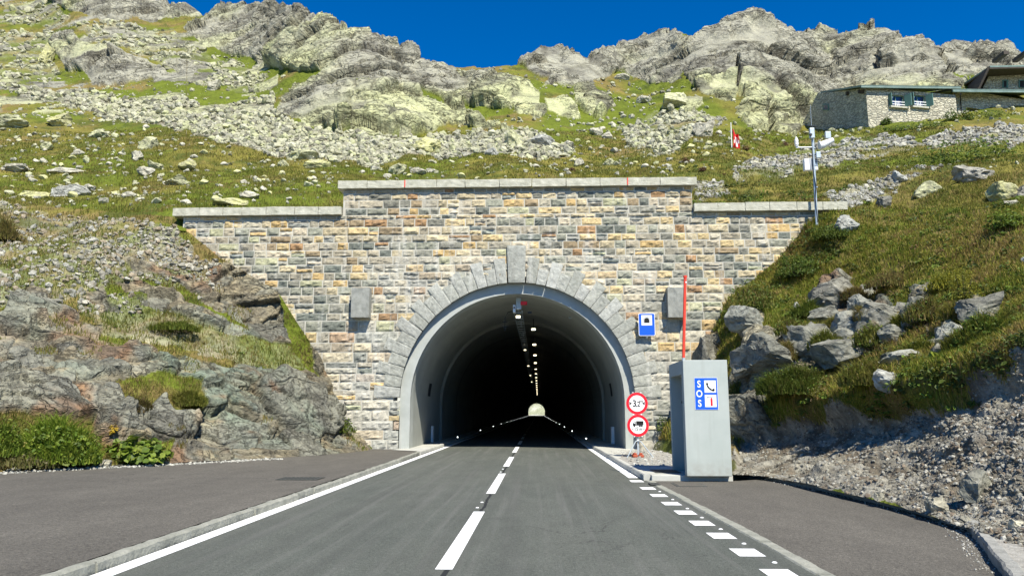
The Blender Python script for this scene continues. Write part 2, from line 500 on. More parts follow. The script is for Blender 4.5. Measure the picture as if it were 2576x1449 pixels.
M['rubble'] = rubble_mat('rubble_masonry', (0.36, 0.34, 0.26), (0.48, 0.46, 0.35), (0.56, 0.52, 0.40))
M['rubble_low'] = rubble_mat('squared_masonry', (0.42, 0.36, 0.28), (0.52, 0.47, 0.37), (0.48, 0.46, 0.36), 0.7)

# ------------------------------------------------------------------ terrain depth from control points
CTRL = []


def C(x, y, Y): CTRL.append((x, y, Y))


def CG(x, y, z=0.1): CTRL.append((x, y, float(on_z(x, y, z)[1])))


LB_BASE = [(-460, 1232), (-200, 1205), (0, 1187), (200, 1177), (430, 1166), (700, 1151), (900, 1141), (936, 1130)]
RB_BASE = [(1638, 1160), (1700, 1174), (1850, 1192), (1930, 1197), (2000, 1212), (2100, 1236), (2200, 1258), (2300, 1284), (2450, 1331), (2530, 1445), (2640, 1560), (3120, 1800)]
LB_TOP = [(-460, 500), (0, 506), (270, 530), (440, 546), (470, 582), (560, 648), (700, 735), (740, 800), (780, 862), (830, 965), (880, 1075), (937, 1127)]
RB_TOP = [(1636, 1152), (1662, 1095), (1690, 1040), (1745, 928), (1800, 825), (1850, 735), (1900, 690), (1950, 655), (2010, 580), (2050, 548), (2120, 524), (3120, 524)]
for q in LB_BASE[:-2]: CG(*q)
for q in RB_BASE[2:]: CG(*q)
C(936, 1130, 28.3); C(900, 1141, 26)
for q in RB_TOP[:11]: C(q[0], q[1], 28.45)
for q in LB_TOP[3:]: C(q[0], q[1], 28.45)
C(1638, 1160, 26.5); C(1700, 1174, 23.5); C(1720, 1080, 25.5)
# right bank
for q in [(1800, 1000, 24.5), (1850, 965, 22.8), (1850, 1100, 21.0), (1900, 880, 22.6), (2000, 840, 22.4), (2100, 790, 23.4), (2200, 740, 23.4), (2300, 700, 21.7), (2450, 650, 21), (2576, 600, 20.3), (2800, 560, 19),
          (2000, 1000, 20.6), (2200, 950, 17.8), (2400, 900, 15.4), (2576, 850, 14.0), (2800, 820, 13), (1950, 1075, 20.2), (2100, 1050, 17.8), (2300, 1005, 14.4), (2576, 930, 12.6),
          (2576, 1100, 10.6), (2400, 1150, 12.0), (2250, 1150, 14.2), (2576, 1250, 9.2), (2800, 1100, 9.6), (3100, 1000, 9.8), (3100, 700, 15),
          (2200, 600, 26.5), (2400, 550, 25), (2576, 500, 24.5), (2800, 480, 24), (3100, 470, 24), (2100, 640, 27), (2200, 480, 34), (2400, 450, 32.5), (2576, 420, 32), (2900, 400, 31), (2200, 400, 46), (2400, 370, 47), (2576, 345, 48), (2900, 330, 47),
          (2010, 345, 67), (2180, 332, 61.5), (2300, 312, 62), (2400, 297, 63), (2576, 285, 64), (2900, 275, 66), (3100, 200, 90)]: C(*q)
# hill and crags
for q in [(450, 525, 30.4), (600, 525, 30.4), (860, 525, 30.4), (1300, 525, 30.4), (1730, 525, 30.4), (2000, 524, 30.2),
          (600, 455, 39), (900, 455, 39), (1300, 455, 39), (1700, 455, 39), (1900, 440, 40), (600, 400, 50), (1000, 400, 52), (1400, 400, 52), (1800, 380, 54), (1000, 345, 70), (1400, 345, 68), (1700, 340, 68), (1850, 340, 70),
          (600, 330, 68), (600, 250, 92), (600, 180, 112), (600, 100, 130), (600, 20, 145), (950, 300, 86), (950, 200, 106), (950, 118, 128), (1200, 300, 88), (1200, 240, 106), (1180, 168, 135), (1350, 260, 100), (1400, 122, 146), (1500, 240, 106), (1600, 280, 92), (1660, 80, 148), (1650, 200, 116),
          (1800, 260, 96), (1900, 320, 84), (1890, 180, 108), (1894, 38, 132), (2020, 300, 86), (2050, 180, 105), (2060, 80, 126), (2200, 180, 110), (2191, 53, 138), (2400, 190, 112), (2477, 108, 146), (2650, 180, 130),
          (300, 400, 50), (300, 330, 68), (300, 250, 88), (300, 150, 116), (300, 50, 142), (300, -20, 155), (0, 455, 40), (300, 470, 38), (0, 400, 50), (0, 330, 66), (0, 250, 86), (0, 150, 114), (0, 50, 140), (0, -60, 160), (-400, 450, 40), (-400, 330, 62), (-400, 200, 95), (-400, 50, 130), (-400, -80, 155)]: C(*q)
# left bank
for q in [(-400, 930, 17.5), (0, 930, 19.3), (300, 905, 22), (600, 925, 24.8), (850, 995, 27.2), (0, 1060, 18.1), (300, 1040, 20.3), (600, 1050, 23.4), (800, 1080, 25.6), (300, 850, 23.6), (600, 850, 26.4), (0, 800, 21.5), (700, 760, 28.1), (520, 690, 27.3), (300, 720, 25.4),
          (0, 740, 23.0), (100, 640, 26), (300, 620, 27.6), (440, 600, 28.3), (0, 560, 28.5), (0, 506, 31), (270, 530, 30.3), (440, 548, 29.5), (-400, 740, 21), (-400, 500, 29), (-400, 600, 25)]: C(*q)

CT = np.array(CTRL, float)


def tps_fit(X, v, lam=1e-3):
    n = len(X); d = np.sqrt(((X[:, None] - X[None]) ** 2).sum(-1)); K = np.where(d > 0, d * d * np.log(d + 1e-9), 0)
    A = np.zeros((n + 3, n + 3)); A[:n, :n] = K + lam * np.eye(n); A[:n, n] = 1; A[:n, n + 1:] = X; A[n, :n] = 1; A[n + 1:, :n] = X.T
    b = np.zeros(n + 3); b[:n] = v
    return np.linalg.solve(A, b)


XS = CT[:, :2] / 1000.0
WT = tps_fit(XS, np.log(CT[:, 2]), 2e-3)
GX = np.arange(-520, 3200, 10.0); GY = np.arange(-200, 1900, 10.0)
gx, gy = np.meshgrid(GX, GY)
Q = np.stack([gx.ravel(), gy.ravel()], 1) / 1000.0
L = np.zeros(len(Q))
for s0 in range(0, len(Q), 8000):
    q = Q[s0:s0 + 8000]; d2 = ((q[:, None] - XS[None]) ** 2).sum(-1)
    L[s0:s0 + 8000] = (np.where(d2 > 0, 0.5 * d2 * np.log(d2 + 1e-18), 0)) @ WT[:len(XS)] + WT[len(XS)] + q @ WT[len(XS) + 1:]
L = L.reshape(gx.shape)

P_A = [(123, 0), (187, 30), (263, 53), (320, 50), (433, 47), (500, 40), (510, 32), (467, 10), (383, -20), (100, -80), (60, -40)]
P_B = [(467, 67), (550, 20), (633, 0), (700, 0), (817, 35), (900, 70), (942, 112), (870, 150), (820, 170), (750, 180), (683, 170), (610, 143), (547, 130), (480, 90)]
P_C = [(127, 110), (143, 80), (180, 80), (207, 110), (283, 123), (367, 147), (427, 190), (367, 200), (290, 217), (243, 213), (213, 183), (173, 180), (147, 147)]
P_D = [(690, 290), (700, 250), (740, 215), (800, 190), (820, 160), (860, 130), (942, 110), (1000, 120), (1060, 150), (1072, 160), (1130, 178), (1192, 180), (1259, 190), (1325, 213), (1359, 233), (1375, 283), (1359, 300), (1309, 293), (1280, 275), (1220, 270), (1162, 262), (1180, 285), (1240, 310), (1295, 327), (1225, 322), (1165, 313), (1125, 303), (1092, 330), (1045, 337), (945, 340), (929, 330), (859, 327), (760, 310)]
P_E = [(1299, 160), (1325, 135), (1359, 118), (1405, 117), (1475, 138), (1512, 120), (1542, 122), (1559, 105), (1619, 82), (1659, 73), (1717, 78), (1730, 140), (1717, 200), (1659, 213), (1639, 207), (1552, 183), (1522, 193), (1492, 200), (1489, 213), (1442, 220), (1372, 210), (1379, 197), (1342, 183)]
P_E2 = [(1439, 227), (1482, 220), (1519, 237), (1545, 263), (1542, 273), (1512, 293), (1489, 290), (1445, 260)]
P_E3 = [(1375, 247), (1425, 247), (1442, 267), (1462, 293), (1432, 300), (1379, 277)]
P_F = [(1722, 170), (1717, 97), (1751, 90), (1794, 62), (1857, 33), (1894, 28), (1917, 40), (1951, 55), (2017, 75), (2067, 70), (2114, 80), (2147, 70), (2191, 43), (2234, 60), (2277, 90), (2317, 88), (2361, 127), (2387, 180), (2440, 215), (2420, 225), (2170, 225), (2060, 245), (2005, 346), (1951, 330), (1931, 333), (1884, 320), (1851, 283), (1884, 250), (1857, 240), (1844, 253), (1804, 250), (1777, 243), (1751, 227), (1730, 200)]
P_G = [(2361, 127), (2384, 103), (2417, 98), (2477, 98), (2517, 120), (2576, 150), (2700, 170), (3200, 150), (3200, 200), (2600, 185), (2484, 176), (2451, 197), (2401, 187)]
P_H = [(1700, 262), (1725, 240), (1760, 245), (1775, 262), (1740, 275), (1705, 272)]
P_J = [(400, 165), (430, 145), (470, 155), (500, 175), (490, 185), (455, 185)]
CRAGS = [(P_A, .05, 3), (P_B, .07, 5), (P_C, .055, 4), (P_D, .10, 5), (P_E, .07, 4), (P_E2, .04, 2), (P_E3, .03, 2), (P_F, .12, 5), (P_G, .07, 4), (P_H, .03, 2), (P_J, .02, 2)]
CLEFTS = [[(1851, 140), (1862, 143), (1864, 200), (1872, 245), (1858, 243), (1846, 180)], [(1928, 245), (1940, 240), (1946, 290), (1952, 330), (1936, 330), (1930, 280)], [(2360, 135), (2372, 130), (2405, 185), (2390, 187)]]


def blur(A, r):
    for _ in range(2):
        for ax in (0, 1):
            p = np.pad(A, [(r + 1, r) if k == ax else (0, 0) for k in (0, 1)], mode='edge'); c = np.cumsum(p, ax)
            n = 2 * r + 1
            A = (np.take(c, range(n, c.shape[ax]), ax) - np.take(c, range(0, c.shape[ax] - n), ax)) / n
    return A


# above the meadow the slope is integrated upwards: grass lies gently, crags stand steep
crag = np.zeros(gx.shape)
for poly, amp, r in CRAGS: crag = np.maximum(crag, blur(inpoly(gx, gy, poly).astype(float), 1))
dirs = ray(gx, gy); TT = dirs[..., 2] / dirs[..., 1]
ystart = np.interp(GX, [-600, 1650, 1850, 2000, 2060, 2180, 2400, 2580, 3200], [455, 455, 420, 352, 345, 335, 300, 285, 270])
for i in range(len(GX)):
    j0 = int((ystart[i] - GY[0]) // 10)
    for j in range(j0 - 1, -1, -1):
        k = crag[j, i]; gentle = 0.165 if GY[j] > 330 else 0.24
        L[j, i] = L[j + 1, i] + (TT[j, i] - TT[j + 1, i]) / (gentle * (1 - k) + 0.50 * k)
Ls = L.copy()
for _ in range(26): Ls[:, 1:-1] = 0.25 * Ls[:, :-2] + 0.5 * Ls[:, 1:-1] + 0.25 * Ls[:, 2:]
above = np.clip((ystart[None] - gy) / 40, 0, 1); L = L * (1 - above) + Ls * above


def depth(x, y):
    u = np.clip((np.asarray(x, float) - GX[0]) / 10, 0, len(GX) - 1.001); v = np.clip((np.asarray(y, float) - GY[0]) / 10, 0, len(GY) - 1.001)
    i = u.astype(int); j = v.astype(int); a = u - i; b = v - j
    return np.exp((L[j, i] * (1 - a) + L[j, i + 1] * a) * (1 - b) + (L[j + 1, i] * (1 - a) + L[j + 1, i + 1] * a) * b)


SKYL = [(-520, -90), (0, -60), (300, -25), (383, 0), (433, 12), (467, 10), (490, 22), (510, 34), (530, 25), (550, 20), (600, 15), (640, 7), (700, 10), (760, 25), (817, 43), (870, 68), (900, 82), (942, 118), (960, 115), (1000, 127), (1060, 158), (1110, 160), (1170, 168), (1200, 173), (1250, 168), (1299, 163), (1325, 140), (1359, 123), (1405, 122), (1475, 143), (1490, 138), (1512, 125), (1542, 127), (1559, 110), (1619, 87), (1659, 78), (1717, 83), (1751, 97), (1794, 70), (1857, 43), (1894, 38), (1917, 50), (1951, 63), (2017, 83), (2067, 78), (2114, 87), (2147, 80), (2191, 53), (2234, 70), (2277, 100), (2317, 97), (2361, 127), (2384, 113), (2417, 108), (2477, 108), (2517, 130), (2576, 157), (2650, 180), (3200, 120)]


def poly_y(pts, x):
    p = np.array(pts, float); return np.interp(x, p[:, 0], p[:, 1])


# ------------------------------------------------------------------ what covers the slope where
SCREE = [([(30, 215), (100, 225), (190, 235), (330, 255), (450, 262), (560, 265), (640, 250), (690, 240), (680, 290), (760, 315), (860, 330), (940, 340), (1050, 345), (1100, 335), (1160, 345), (1200, 335), (1350, 335), (1400, 360), (1450, 385), (1420, 395), (1300, 390), (1200, 385), (1100, 395), (1000, 400), (900, 405), (850, 395), (760, 395), (690, 385), (600, 375), (500, 350), (430, 325), (330, 310), (250, 290), (150, 260), (50, 245)], 1.0),
         ([(0, 80), (130, 85), (120, 150), (150, 190), (100, 225), (0, 230)], 0.32), ([(-300, 60), (0, 60), (0, 300), (-300, 300)], 0.3),
         ([(190, 60), (300, 60), (430, 80), (500, 125), (560, 145), (640, 170), (690, 230), (600, 235), (560, 215), (480, 215), (430, 180), (330, 130), (230, 105)], 0.5),
         ([(0, 0), (110, 0), (180, 40), (150, 70), (0, 60)], 0.35),
         ([(1560, 320), (1640, 285), (1740, 270), (1790, 290), (1770, 320), (1740, 345), (1680, 395), (1620, 395), (1570, 370)], 0.8),
         ([(1717, 290), (1830, 300), (1800, 330), (1717, 325)], 0.7),
         ([(1842, 425), (1950, 395), (2060, 370), (2150, 355), (2250, 345), (2330, 355), (2400, 335), (2580, 315), (3100, 300), (3100, 360), (2576, 362), (2500, 370), (2350, 370), (2250, 385), (2150, 405), (2080, 430), (1990, 440), (1900, 450), (1850, 450)], 0.9),
         ([(2060, 505), (2130, 480), (2230, 460), (2330, 430), (2380, 430), (2300, 465), (2230, 500), (2130, 520)], 0.6),
         ([(1745, 460), (1800, 452), (1840, 470), (1800, 500), (1760, 515), (1745, 500)], 0.5),
         # left bank
         ([(-460, 500), (0, 508), (60, 522), (150, 540), (270, 545), (380, 560), (440, 580), (480, 625), (500, 690), (440, 720), (380, 700), (300, 720), (220, 740), (140, 780), (60, 760), (0, 770), (-460, 780)], 0.75),
         ([(480, 640), (560, 660), (530, 740), (500, 760), (470, 700)], 0.3), ([(200, 745), (330, 740), (480, 770), (640, 840), (740, 870), (770, 930), (560, 905), (380, 865), (250, 840), (200, 790)], 0.5),
         # gravel slope of the right bank
         ([(1850, 1100), (1900, 1085), (1960, 1068), (2080, 1045), (2200, 1028), (2350, 1002), (2450, 970), (2576, 925), (3120, 850), (3120, 1800), (2640, 1560), (2500, 1420), (2400, 1320), (2250, 1270), (2000, 1215), (1850, 1195)], 1.0),
         ([(1636, 1140), (1690, 1060), (1760, 1000), (1850, 1110), (1850, 1195), (1638, 1162)], 0.6)]
BANK_ROCK_L = [[(330, 745), (470, 760), (560, 795), (640, 840), (600, 850), (520, 815), (440, 790), (360, 770)], [(300, 640), (380, 660), (440, 690), (420, 700), (340, 680)], [(-460, 790), (0, 800), (33, 746), (70, 729), (110, 729), (133, 759), (140, 776), (200, 789), (203, 813), (257, 819), (250, 853), (300, 873), (360, 869), (433, 896), (467, 893), (540, 913), (567, 919), (617, 916), (667, 926), (767, 933), (817, 956), (850, 990), (860, 1060), (890, 1130), (900, 1145), (430, 1170), (0, 1195), (-460, 1240)],
               [(523, 673), (567, 665), (650, 690), (683, 708), (707, 755), (720, 816), (735, 860), (683, 855), (633, 840), (617, 816), (547, 783), (507, 759), (533, 729)],
               [(283, 709), (353, 709), (417, 729), (463, 746), (460, 769), (417, 773), (367, 746), (317, 736)], [(213, 739), (260, 720), (300, 780), (295, 790), (255, 780)], [(430, 690), (500, 690), (540, 730), (520, 760), (470, 730)],
               [(780, 870), (840, 960), (870, 1050), (935, 1130), (890, 1145), (850, 1000), (790, 930)]]
BANK_GRASS_L = [[(290, 960), (430, 940), (500, 950), (530, 1010), (480, 1045), (430, 1048), (400, 1000), (360, 1045), (330, 1030)], [(-460, 1050), (0, 1030), (120, 1045), (230, 1060), (250, 1110), (430, 1110), (430, 1160), (0, 1190), (-460, 1240)]]
BANK_ROCK_R = [[(1840, 960), (1884, 850), (1930, 838), (2000, 850), (2090, 838), (2120, 880), (2100, 930), (2010, 960), (1960, 1010), (1940, 1070), (1900, 1088), (1845, 1100)], [(1904, 866), (1930, 843), (1964, 849), (1984, 899), (1975, 950), (1940, 985), (1900, 1010), (1850, 1010), (1845, 960), (1884, 943), (1880, 899)],
               [(2004, 859), (2050, 839), (2087, 846), (2107, 863), (2084, 899), (2037, 933), (1990, 945), (1990, 900)],
               [(2050, 743), (2064, 716), (2094, 699), (2130, 693), (2154, 706), (2134, 729), (2117, 756), (2064, 795), (2057, 769)],
               [(2097, 799), (2117, 766), (2160, 759), (2184, 769), (2230, 739), (2250, 766), (2234, 789), (2197, 809), (2240, 836), (2217, 859), (2184, 895), (2167, 876), (2160, 836), (2117, 826)],
               [(2377, 823), (2410, 816), (2434, 839), (2460, 853), (2450, 873), (2384, 883)], [(2430, 766), (2450, 746), (2480, 759), (2484, 783), (2534, 816), (2537, 829), (2484, 816), (2440, 803)],
               [(1857, 816), (1884, 783), (1917, 783), (1930, 803), (1917, 843), (1884, 859), (1860, 849)], [(2340, 899), (2370, 869), (2400, 880), (2430, 905), (2377, 925)],
               [(1836, 965), (1917, 965), (1960, 1000), (1940, 1060), (1900, 1085), (1845, 1100)], [(2235, 915), (2290, 905), (2300, 950), (2240, 955)], [(2290, 720), (2330, 720), (2350, 770), (2330, 830), (2300, 800)],
               [(1740, 930), (1800, 830), (1815, 850), (1800, 900), (1830, 930), (1760, 1020), (1690, 1050)], [(2090, 880), (2180, 880), (2180, 935), (2110, 935)]]

COLS = {
    'green': (0.115, 0.145, 0.018), 'olive': (0.17, 0.155, 0.034), 'brown': (0.20, 0.15, 0.058), 'dgreen': (0.065, 0.09, 0.015),
    'grey': (0.315, 0.31, 0.25), 'lich': (0.43, 0.445, 0.255), 'pale': (0.45, 0.44, 0.335), 'dark': (0.14, 0.135, 0.115), 'rust': (0.29, 0.165, 0.09), 'tan': (0.34, 0.285, 0.18), 'blue': (0.225, 0.27, 0.21), 'soil': (0.115, 0.09, 0.06)}
COLS = {k: np.array(v) for k, v in COLS.items()}


def lerp(a, b, t): return a + (b - a) * np.asarray(t)[:, None]


def wmask(x, y, polys, jit=7.0, seed=0, sc=34.0):
    """1 inside any of the outlines, their edges broken up"""
    p = np.stack([x / sc, y / (sc * 0.7), np.zeros_like(x)], 1)
    jx = fbm(p, 1, 3, seed + 50) * jit * 2; jy = fbm(p, 1, 3, seed + 60) * jit * 1.4
    m = np.zeros(x.shape, bool)
    for q in polys: m |= inpoly(x + jx, y + jy, q)
    return m.astype(float)


GRIDS = {}


def make_terrain(name, key, x0, x1, nx, ny, ytop, ybot, near):
    xs = np.linspace(x0, x1, nx); v = np.linspace(0, 1, ny)
    X = np.repeat(xs[None], ny, 0); T = ytop(xs); B = ybot(xs)
    Yp = T[None] + (B - T)[None] * v[:, None]
    Dm = depth(X, Yp); P = on_y(X, Yp, Dm)
    du = np.gradient(P, axis=1); dv = np.gradient(P, axis=0); N = np.cross(du, -dv)
    N /= np.linalg.norm(N, axis=2, keepdims=True) + 1e-9
    for ax, r in ((0, 3), (1, 3)):
        for k in range(3):
            N[..., k] = blur(N[..., k], 4)
    N /= np.linalg.norm(N, axis=2, keepdims=True) + 1e-9
    x = X.ravel(); y = Yp.ravel(); p = P.reshape(-1, 3).copy(); n = N.reshape(-1, 3); D = Dm.ravel()
    # cover
    if key == 'hill':
        rock = wmask(x, y, [c[0] for c in CRAGS], 5.0, 1); main_rock = rock.copy()
        speck = fbm(p, 5.0, 4, 31)
        band = sstep(330, 60, y) * (x < 700)
        rock = np.maximum(rock, ((speck > 0.30 - 0.10 * band) & (y < 300) & (x < 700)).astype(float) * 0.9)
        wedge = wmask(x, y, [[(1162, 262), (1259, 283), (1292, 273), (1309, 293), (1259, 310), (1200, 290)], [(1040, 213), (1110, 240), (1130, 265), (1080, 250)], [(870, 205), (890, 198), (930, 205), (900, 212)]], 4, 7)
        grassy = sstep(0.15, 0.26, fbm(p * np.array([1, 1, 2.6]), 7.0, 4, 77)) * 0.95
        rock = rock * (1 - wedge) * (1 - 0.85 * grassy * (y < 420))
    elif key == 'lb':
        rock = wmask(x, y, BANK_ROCK_L, 5.0, 2)
        g = wmask(x, y, BANK_GRASS_L, 6.0, 3); main_rock = np.ones(len(x))
        rock = rock * (1 - g)
        rock = rock * (1 - 0.9 * (fbm(p, 1.6, 4, 19) > 0.36))
    else:
        rock = wmask(x, y, BANK_ROCK_R, 6.0, 4, 26); main_rock = np.ones(len(x)) * 0.9
    scree = np.zeros(len(x))
    for q, dens in SCREE:
        scree = np.maximum(scree, dens * wmask(x, y, [q], 9.0, 6))
    scree = scree * (1 - rock)
    clump = fbm(p, 0.05 * 40, 4, 23)
    patch = sstep(-0.15, 0.2, clump + (scree - 0.75) * 1.4) * (scree > 0.02)
    scree = np.where(scree > 0.95, np.maximum(scree, patch), scree * (0.2 + 0.85 * sstep(-0.35, 0.25, clump + 0.6 * fbm(p, 2.5, 3, 24))))
    if key == 'lb': scree = np.where(scree > .02, np.clip(.42 + .42 * clump, .08, .8), 0) * (scree / (scree + .05))
    scree = np.clip(scree, 0, 1)
    # relief
    rk = np.nonzero(rock > 0.05)[0]
    ramp_ = sstep(0.15, 0.85, blur((main_rock * rock).reshape(ny, nx), 3).ravel())
    hgt = np.zeros(len(x)); crack = np.zeros(len(x)); tone = np.full(len(x), 0.5)
    pr = p[rk]; wp = pr + np.stack([fbm(pr, 3.0 if not near else 0.9, 3, 90 + k) for k in range(3)], 1) * (0.9 if not near else 0.25)
    a = math.radians(32); R = np.array([[math.cos(a), 0, math.sin(a)], [0, 1, 0], [-math.sin(a), 0, math.cos(a)]])
    b_ = math.radians(25); R2 = np.array([[1, 0, 0], [0, math.cos(b_), -math.sin(b_)], [0, math.sin(b_), math.cos(b_)]]); q = wp @ (R2 @ R).T
    if not near:
        f1, c1, t1 = facets(q, 8.0, (1.7, 1, 0.7), 3); f2, c2, t2 = facets(q, 3.0, (1.7, 1, 0.6), 4); f3, c3, t3 = facets(q, 1.0, (1.3, 1, 0.6), 5)
        hgt[rk] = 1.25 * f1 + 0.45 * f2 + 0.10 * f3 - 0.4 * c1 - 0.25 * c2 - 0.05 * c3 + 0.7 * fbm(pr, 5.0, 3, 8)
        hgt[rk] = hgt[rk] * ramp_[rk] + 0.5 * ramp_[rk]
    else:
        f1, c1, t1 = facets(q, 3.0, (1.3, 1, 0.8), 3); f2, c2, t2 = facets(q, 1.15, (1.5, 1, 0.65), 4); f3, c3, t3 = facets(q, 0.42, (1.4, 1, 0.6), 5)
        k = 1.0 if key == 'lb' else 0.85
        hgt[rk] = k * (0.46 * f1 + 0.22 * f2 + 0.04 * f3 - 0.12 * c1 - 0.06 * c2 - 0.018 * c3) + 0.045 * fbm(pr, 0.35, 4, 8)
        hgt[rk] = hgt[rk] * ramp_[rk] + (0.12 if key == 'lb' else 0.20) * ramp_[rk]
    cm = sstep(-0.25, 0.3, fbm(pr, 1.5 if near else 5.0, 3, 87))
    bed = q[:, 2] / (2.4 if not near else 0.75) + 0.5 * fbm(pr, 6.0 if not near else 1.8, 3, 88); saw = bed - np.floor(bed)
    saw = np.where(saw < .88, saw / .88, (1 - saw) / .12)
    hgt[rk] += (0.42 if not near else 0.15) * (saw - .5) * ramp_[rk] * sstep(-.35, .3, fbm(pr, 9.0 if not near else 2.6, 2, 89))
    crack[rk] = np.clip(0.8 * c1 + 0.7 * c2 * cm + 0.35 * c3 * cm, 0, 1); tone[rk] = 0.45 * t1 + 0.35 * t2 + 0.2 * t3
    soft = (0.55 if not near else 0.30) * fbm(p, 6.0 if not near else 2.4, 4, 40) + (0.16 if not near else 0.12) * fbm(p, 0.7, 4, 41)
    gsl = scree * ((0.35 if not near else 0.16) * fbm(p, 1.1 if not near else 0.5, 5, 44) + (0.10 if not near else 0.05) * fbm(p, 0.3, 3, 45))
    hh = np.where(rock > 0.05, hgt, soft + gsl)
    if key == 'hill':
        cl = wmask(x, y, CLEFTS, 4, 9, 14); hh = hh - 1.8 * cl
        bank = np.where(x < 445, poly_y(LB_TOP, np.clip(x, -460, 445)), np.where(x > 2120, 524.0, 700.0))
        hh = hh * sstep(0, 30, bank - y) - 0.9 * sstep(2, 12, y - bank)
    elif True:
        tp = poly_y(LB_TOP if key == 'lb' else RB_TOP, x)
        hh = hh * np.where((x < 450) | (x > 2110), sstep(0, 30, y - tp), 1.0)
    if key == 'rb':
        # overhanging turf lip above the gravel slope
        lip = np.interp(x, [1850, 1960, 2080, 2200, 2350, 2450, 2576, 3120], [1100, 1068, 1045, 1028, 1002, 970, 925, 850]) - y + fbm(p, 1.2, 3, 61) * 16
        hh = hh + 0.42 * sstep(-4, 14, lip) * sstep(120, 20, lip) * (x > 1850) - 0.25 * sstep(4, -12, lip) * sstep(-110, -20, lip) * (x > 1850)
    if near:
        base = np.abs(y - poly_y(LB_BASE if key == 'lb' else RB_BASE, x)); hh = hh * (0.15 + 0.85 * sstep(0, 40, base))
    p = p + n * hh[:, None]
    # colour
    g1 = fbm(p * np.array([1, 1, 1.6]), 7.0 if not near else 3.0, 4, 13); g2 = fbm(p, 1.3, 4, 14); g3 = fbm(p, 20.0, 3, 15)
    c = lerp(COLS['olive'][None], COLS['green'][None], sstep(-0.2, 0.25, g1 + 0.5 * g3))
    c = lerp(c, COLS['brown'][None], 0.9 * sstep(0.02, 0.35, g2 * 0.7 - g1 * 0.8 + (0.16 if near else 0.0)))
    c = lerp(c, COLS['dgreen'][None], 0.8 * sstep(0.12, 0.4, g2 - 0.4 * g3))
    if key == 'rb': c = lerp(c, COLS['dgreen'][None], 0.25)[:] if False else c * np.array([0.9, 0.92, 0.9])
    sc_c = lerp(COLS['grey'][None], COLS['pale'][None], sstep(-0.3, 0.3, fbm(p, 0.5, 4, 70)))
    if key == 'rb': sc_c = lerp(np.array([0.19, 0.178, 0.145])[None], np.array([0.30, 0.288, 0.245])[None], sstep(-0.3, 0.35, fbm(p, 0.25, 4, 70)))
    sc_c = lerp(sc_c, COLS['soil'][None], 0.75 * sstep(0.05, 0.4, fbm(p, 0.45 if near else 1.0, 4, 71)))
    c = lerp(c, sc_c, np.clip(scree * 1.1, 0, 1))
    rn = fbm(p, 3.5 if near else 14.0, 4, 80); rn2 = fbm(p, 1.1 if near else 4.0, 4, 81)
    if key == 'hill':
        rc = lerp(COLS['grey'][None], COLS['lich'][None], sstep(-0.25, 0.25, rn + 0.22 * (tone - 0.5) + 0.06 + 0.003 * (y - 200)))
        rc = lerp(rc, COLS['pale'][None], 0.35 * sstep(0.5, 0.8, tone) * sstep(-0.2, 0.3, rn2))
        rc = lerp(rc, COLS['dark'][None], 0.75 * sstep(0.12, 0.45, rn2 - 0.2 * (tone - 0.5)))
    else:
        rc = lerp(np.array([0.255, 0.255, 0.21])[None], COLS['blue'][None], sstep(-0.15, 0.25, rn))
        rc = lerp(rc, COLS['tan'][None], 0.8 * sstep(0.45, 0.7, tone))
        rust = fbm(p, 1.6, 4, 82) + (0.10 if key == 'lb' else -0.12)
        rc = lerp(rc, COLS['rust'][None], 0.8 * sstep(0.20, 0.46, rust))
        rc = lerp(rc, COLS['pale'][None] * .85, 0.45 * sstep(0.1, 0.4, rn2)); rc = lerp(rc, COLS['dark'][None], 0.5 * sstep(0.12, 0.4, -rn2 - .2 * rn))
        rc = rc * (0.92 if key == 'rb' else 0.84)
    rc = lerp(rc, np.array([0.07, 0.065, 0.05])[None], 0.6 * crack)
    c = np.where(rock[:, None] > 0.05, rc, c)
    grassm = (1 - np.clip(rock, 0, 1)) * (1 - scree)
    c = np.concatenate([c, np.clip(rock, 0, 1)[:, None]], 1)
    GRIDS[key] = dict(P=p.reshape(ny, nx, 3), x0=x0, x1=x1, nx=nx, ny=ny, T=lambda q, xs=xs, T=T: np.interp(q, xs, T), B=lambda q, xs=xs, B=B: np.interp(q, xs, B), rock=rock.reshape(ny, nx), scree=scree.reshape(ny, nx), grass=grassm.reshape(ny, nx), N=N)
    idx = np.arange(nx * ny).reshape(ny, nx)
    Fc = np.stack([idx[:-1, :-1], idx[1:, :-1], idx[1:, 1:], idx[:-1, 1:]], -1).reshape(-1, 4)
    V = p
    if key == 'hill':
        top = p.reshape(ny, nx, 3)[0]
        hd = ray(xs, np.full(nx, 500.0)); hd[:, 2] = 0; hd /= np.linalg.norm(hd, axis=1, keepdims=True)
        extra = []
        for dist in (2.5, 7, 16, 35, 80, 150, 235):
            e = top + hd * dist; j = fbm(e, 8.0, 3, 99) * min(dist * 0.1, 3)
            e[:, 2] = np.maximum(top[:, 2] - dist * 0.252 * (1 + 1.5 * math.exp(-dist / 20)) + j, 7.5); extra.append(e)
        V = np.concatenate([p] + extra); b = nx * ny
        prev = idx[0]
        for k in range(len(extra)):
            cur = b + k * nx + np.arange(nx)
            Fc = np.concatenate([Fc, np.stack([prev[:-1], prev[1:], cur[1:], cur[:-1]], -1)]); prev = cur
        c = np.concatenate([c] + [c[:nx]] * len(extra))
    o = np_mesh(name, V, Fc, M['terrain'] if near else M['terrain_far'], c, smooth=True)
    o['kind'] = 'structure'
    return o


